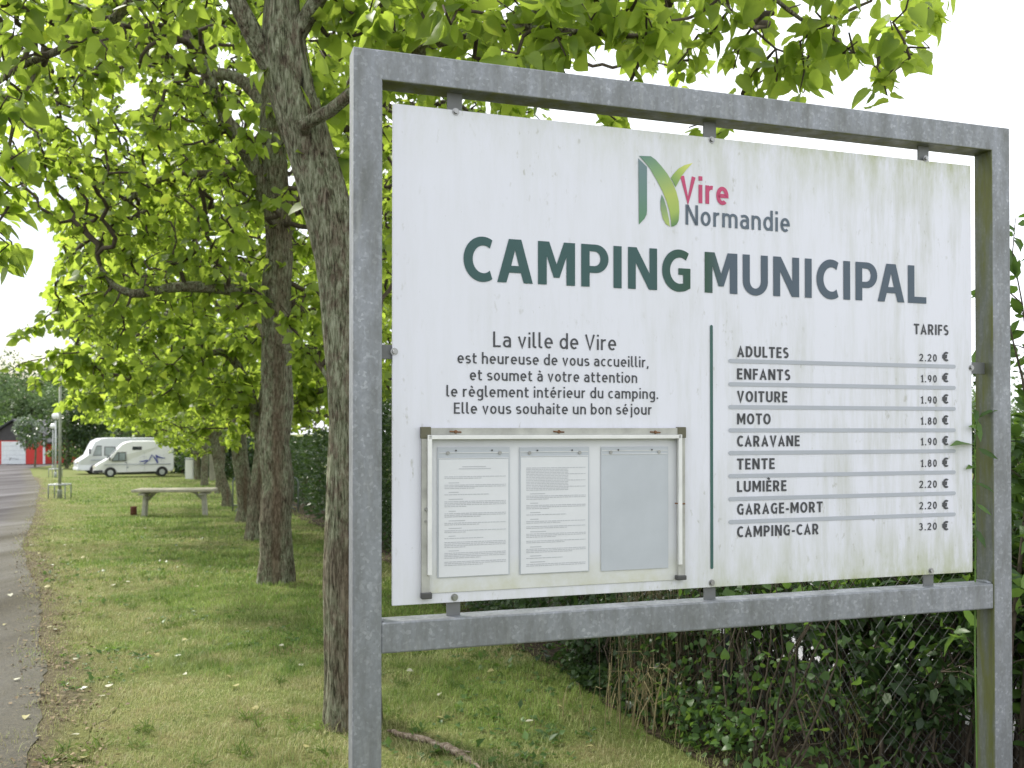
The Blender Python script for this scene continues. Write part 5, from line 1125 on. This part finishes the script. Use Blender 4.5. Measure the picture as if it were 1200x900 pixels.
# shoot creeping out between the panel and the right post
u, z = pp(1141, 640, .06); b = SM @ Vector((u+.012, .06, z-.9)); t = thing('climbing_shoot', 'thin green shoot climbing between the panel edge and the right post', 'plant', b)
W0 = lambda x, y, w: (SM @ Vector((*[pp(x, y, w)[0]], w, pp(x, y, w)[1])))-b
SPTH = [Vector((0, 0, 0)), W0(1142.5, 760, .05), W0(1143, 640, .05), W0(1143, 560, .045), W0(1142, 520, .035), W0(1146, 490, .02)]
link('stem', tubes('stem', [(np.array([tuple(v) for v in SPTH]), np.array([.003, .0028, .0025, .002, .0018, .001]))], MAT['fresh_blade'], 6), t)
LV = [((1144, 521), (1115, 517), .02), ((1146, 525), (1170, 538), .0), ((1145, 505), (1141, 497), .02), ((1147, 490), (1166, 478), .02), ((1145, 492), (1150, 515), .03), ((1143, 566), (1166, 574), .02), ((1144, 590), (1162, 603), .03), ((1143, 545), (1136, 546), .03), ((1142, 620), (1156, 640), .03), ((1143, 480), (1145, 492), .04)]
P = np.array([tuple(W0(*a, w+.02)) for a, c_, w in LV]); Q = np.array([tuple(W0(*c_, w-.03)) for a, c_, w in LV])
link('leaves', leaves('leaves', P, Q-P, np.linalg.norm(Q-P, axis=1), MAT['shrub_leaf'], T_long(.12), up=.3, face=(-.2, -.9, .45)), t)

# surface root and fallen leaves on the lawn
p = PX(500, 872, 4.35); g = gz(p.y)
RT = thing('surface_root', 'pale bare tree root lying in the grass beside the left sign post', 'root', (p.x, p.y, g)); rp = [(455, 858), (470, 862), (490, 869), (508, 874), (525, 882), (540, 888), (556, 896), (575, 908)]
def on_ground(x, y):
    lo, hi = 3.0, 90.0
    for _ in range(40):
        m_ = (lo+hi)/2; q = PX(x, y, m_)
        if q.z > gz(q.y): lo = m_
        else: hi = m_
    return PX(x, y, lo)
pts = np.array([tuple(on_ground(*q)) for q in rp])-np.array([p.x, p.y, g]); pts[:, 2] += .008+RNG.uniform(-.006, .012, len(pts))
Q, q = resample(pts, [.008, .014, .020, .013, .022, .018, .012, .005], .03); Q = wobble(Q, .014); Q[:, 2] += .002
mroot = NM('bare_root'); fz = mroot.noise(30, 6, .7, mroot.map((1, 3, 1))); MAT['root'] = mroot.pbr(mroot.ramp(fz, [(.34, (.05, .035, .025)), (.5, (.25, .19, .135)), (.65, (.46, .40, .33))]), .9, 0, .2, mroot.bump(fz, .8, .01))
link('root', tubes('root', [(Q, q), (Q[8:16]+np.linspace(0, 1, 8)[:, None]*np.array([.12, -.05, -.01]), np.linspace(.014, .004, 8))], MAT['root'], 9, .12), RT)
LM = leaf_mat('fallen_leaf', (.22, .20, .07), (.38, .35, .15), (.3, .3, .08), .2, .6); LM2 = leaf_mat('fallen_leaf_pale', (.28, .28, .20), (.46, .45, .34), (.3, .3, .15), .2, .6)
fl = []
for k in range(5):
    me = leaves('fallen_leaf', np.array([[0, -.45, .02]]), np.array([[0, 1, .05]]), 1.0, LM2 if k % 2 else LM, T_heart(), up=3); fl.append(me)
spots = [(216, 753), (150, 684), (184, 771), (217, 794), (175, 745), (155, 696), (133, 688), (132, 660), (89, 776), (58, 738), (55, 690), (120, 820), (300, 835), (88, 866), (46, 868), (100, 893), (128, 808), (275, 808), (208, 815), (268, 797), (240, 838), (353, 783), (290, 740), (247, 738), (266, 700), (97, 655), (76, 640), (46, 650), (58, 655), (18, 673), (28, 646), (37, 640), (34, 628), (170, 620), (186, 633), (197, 623), (275, 627), (38, 741), (66, 741), (141, 655), (120, 635), (330, 760), (360, 880), (515, 818), (516, 846), (575, 790), (620, 850), (690, 880), (480, 790), (545, 770), (655, 832), (20, 800), (30, 845), (12, 700), (5, 735), (60, 620), (55, 600), (110, 610), (250, 650), (230, 690)]
for i, (x, y) in enumerate(spots):
    q = on_ground(x, y); o = link('fallen_leaf', fl[i % 5]); s = random.uniform(.030, .050)*(1.25 if q.y > 9 else 1); o.location = (q.x, q.y, gz(q.y)+.024); o.scale = (s, s, s); o.rotation_euler = (random.uniform(-.18, .18), random.uniform(-.18, .18), random.uniform(0, 6.28))
    tag(o, 'pale fallen leaf lying flat on the lawn or road edge', 'leaf', 'fallen leaves scattered over the lawn and road')
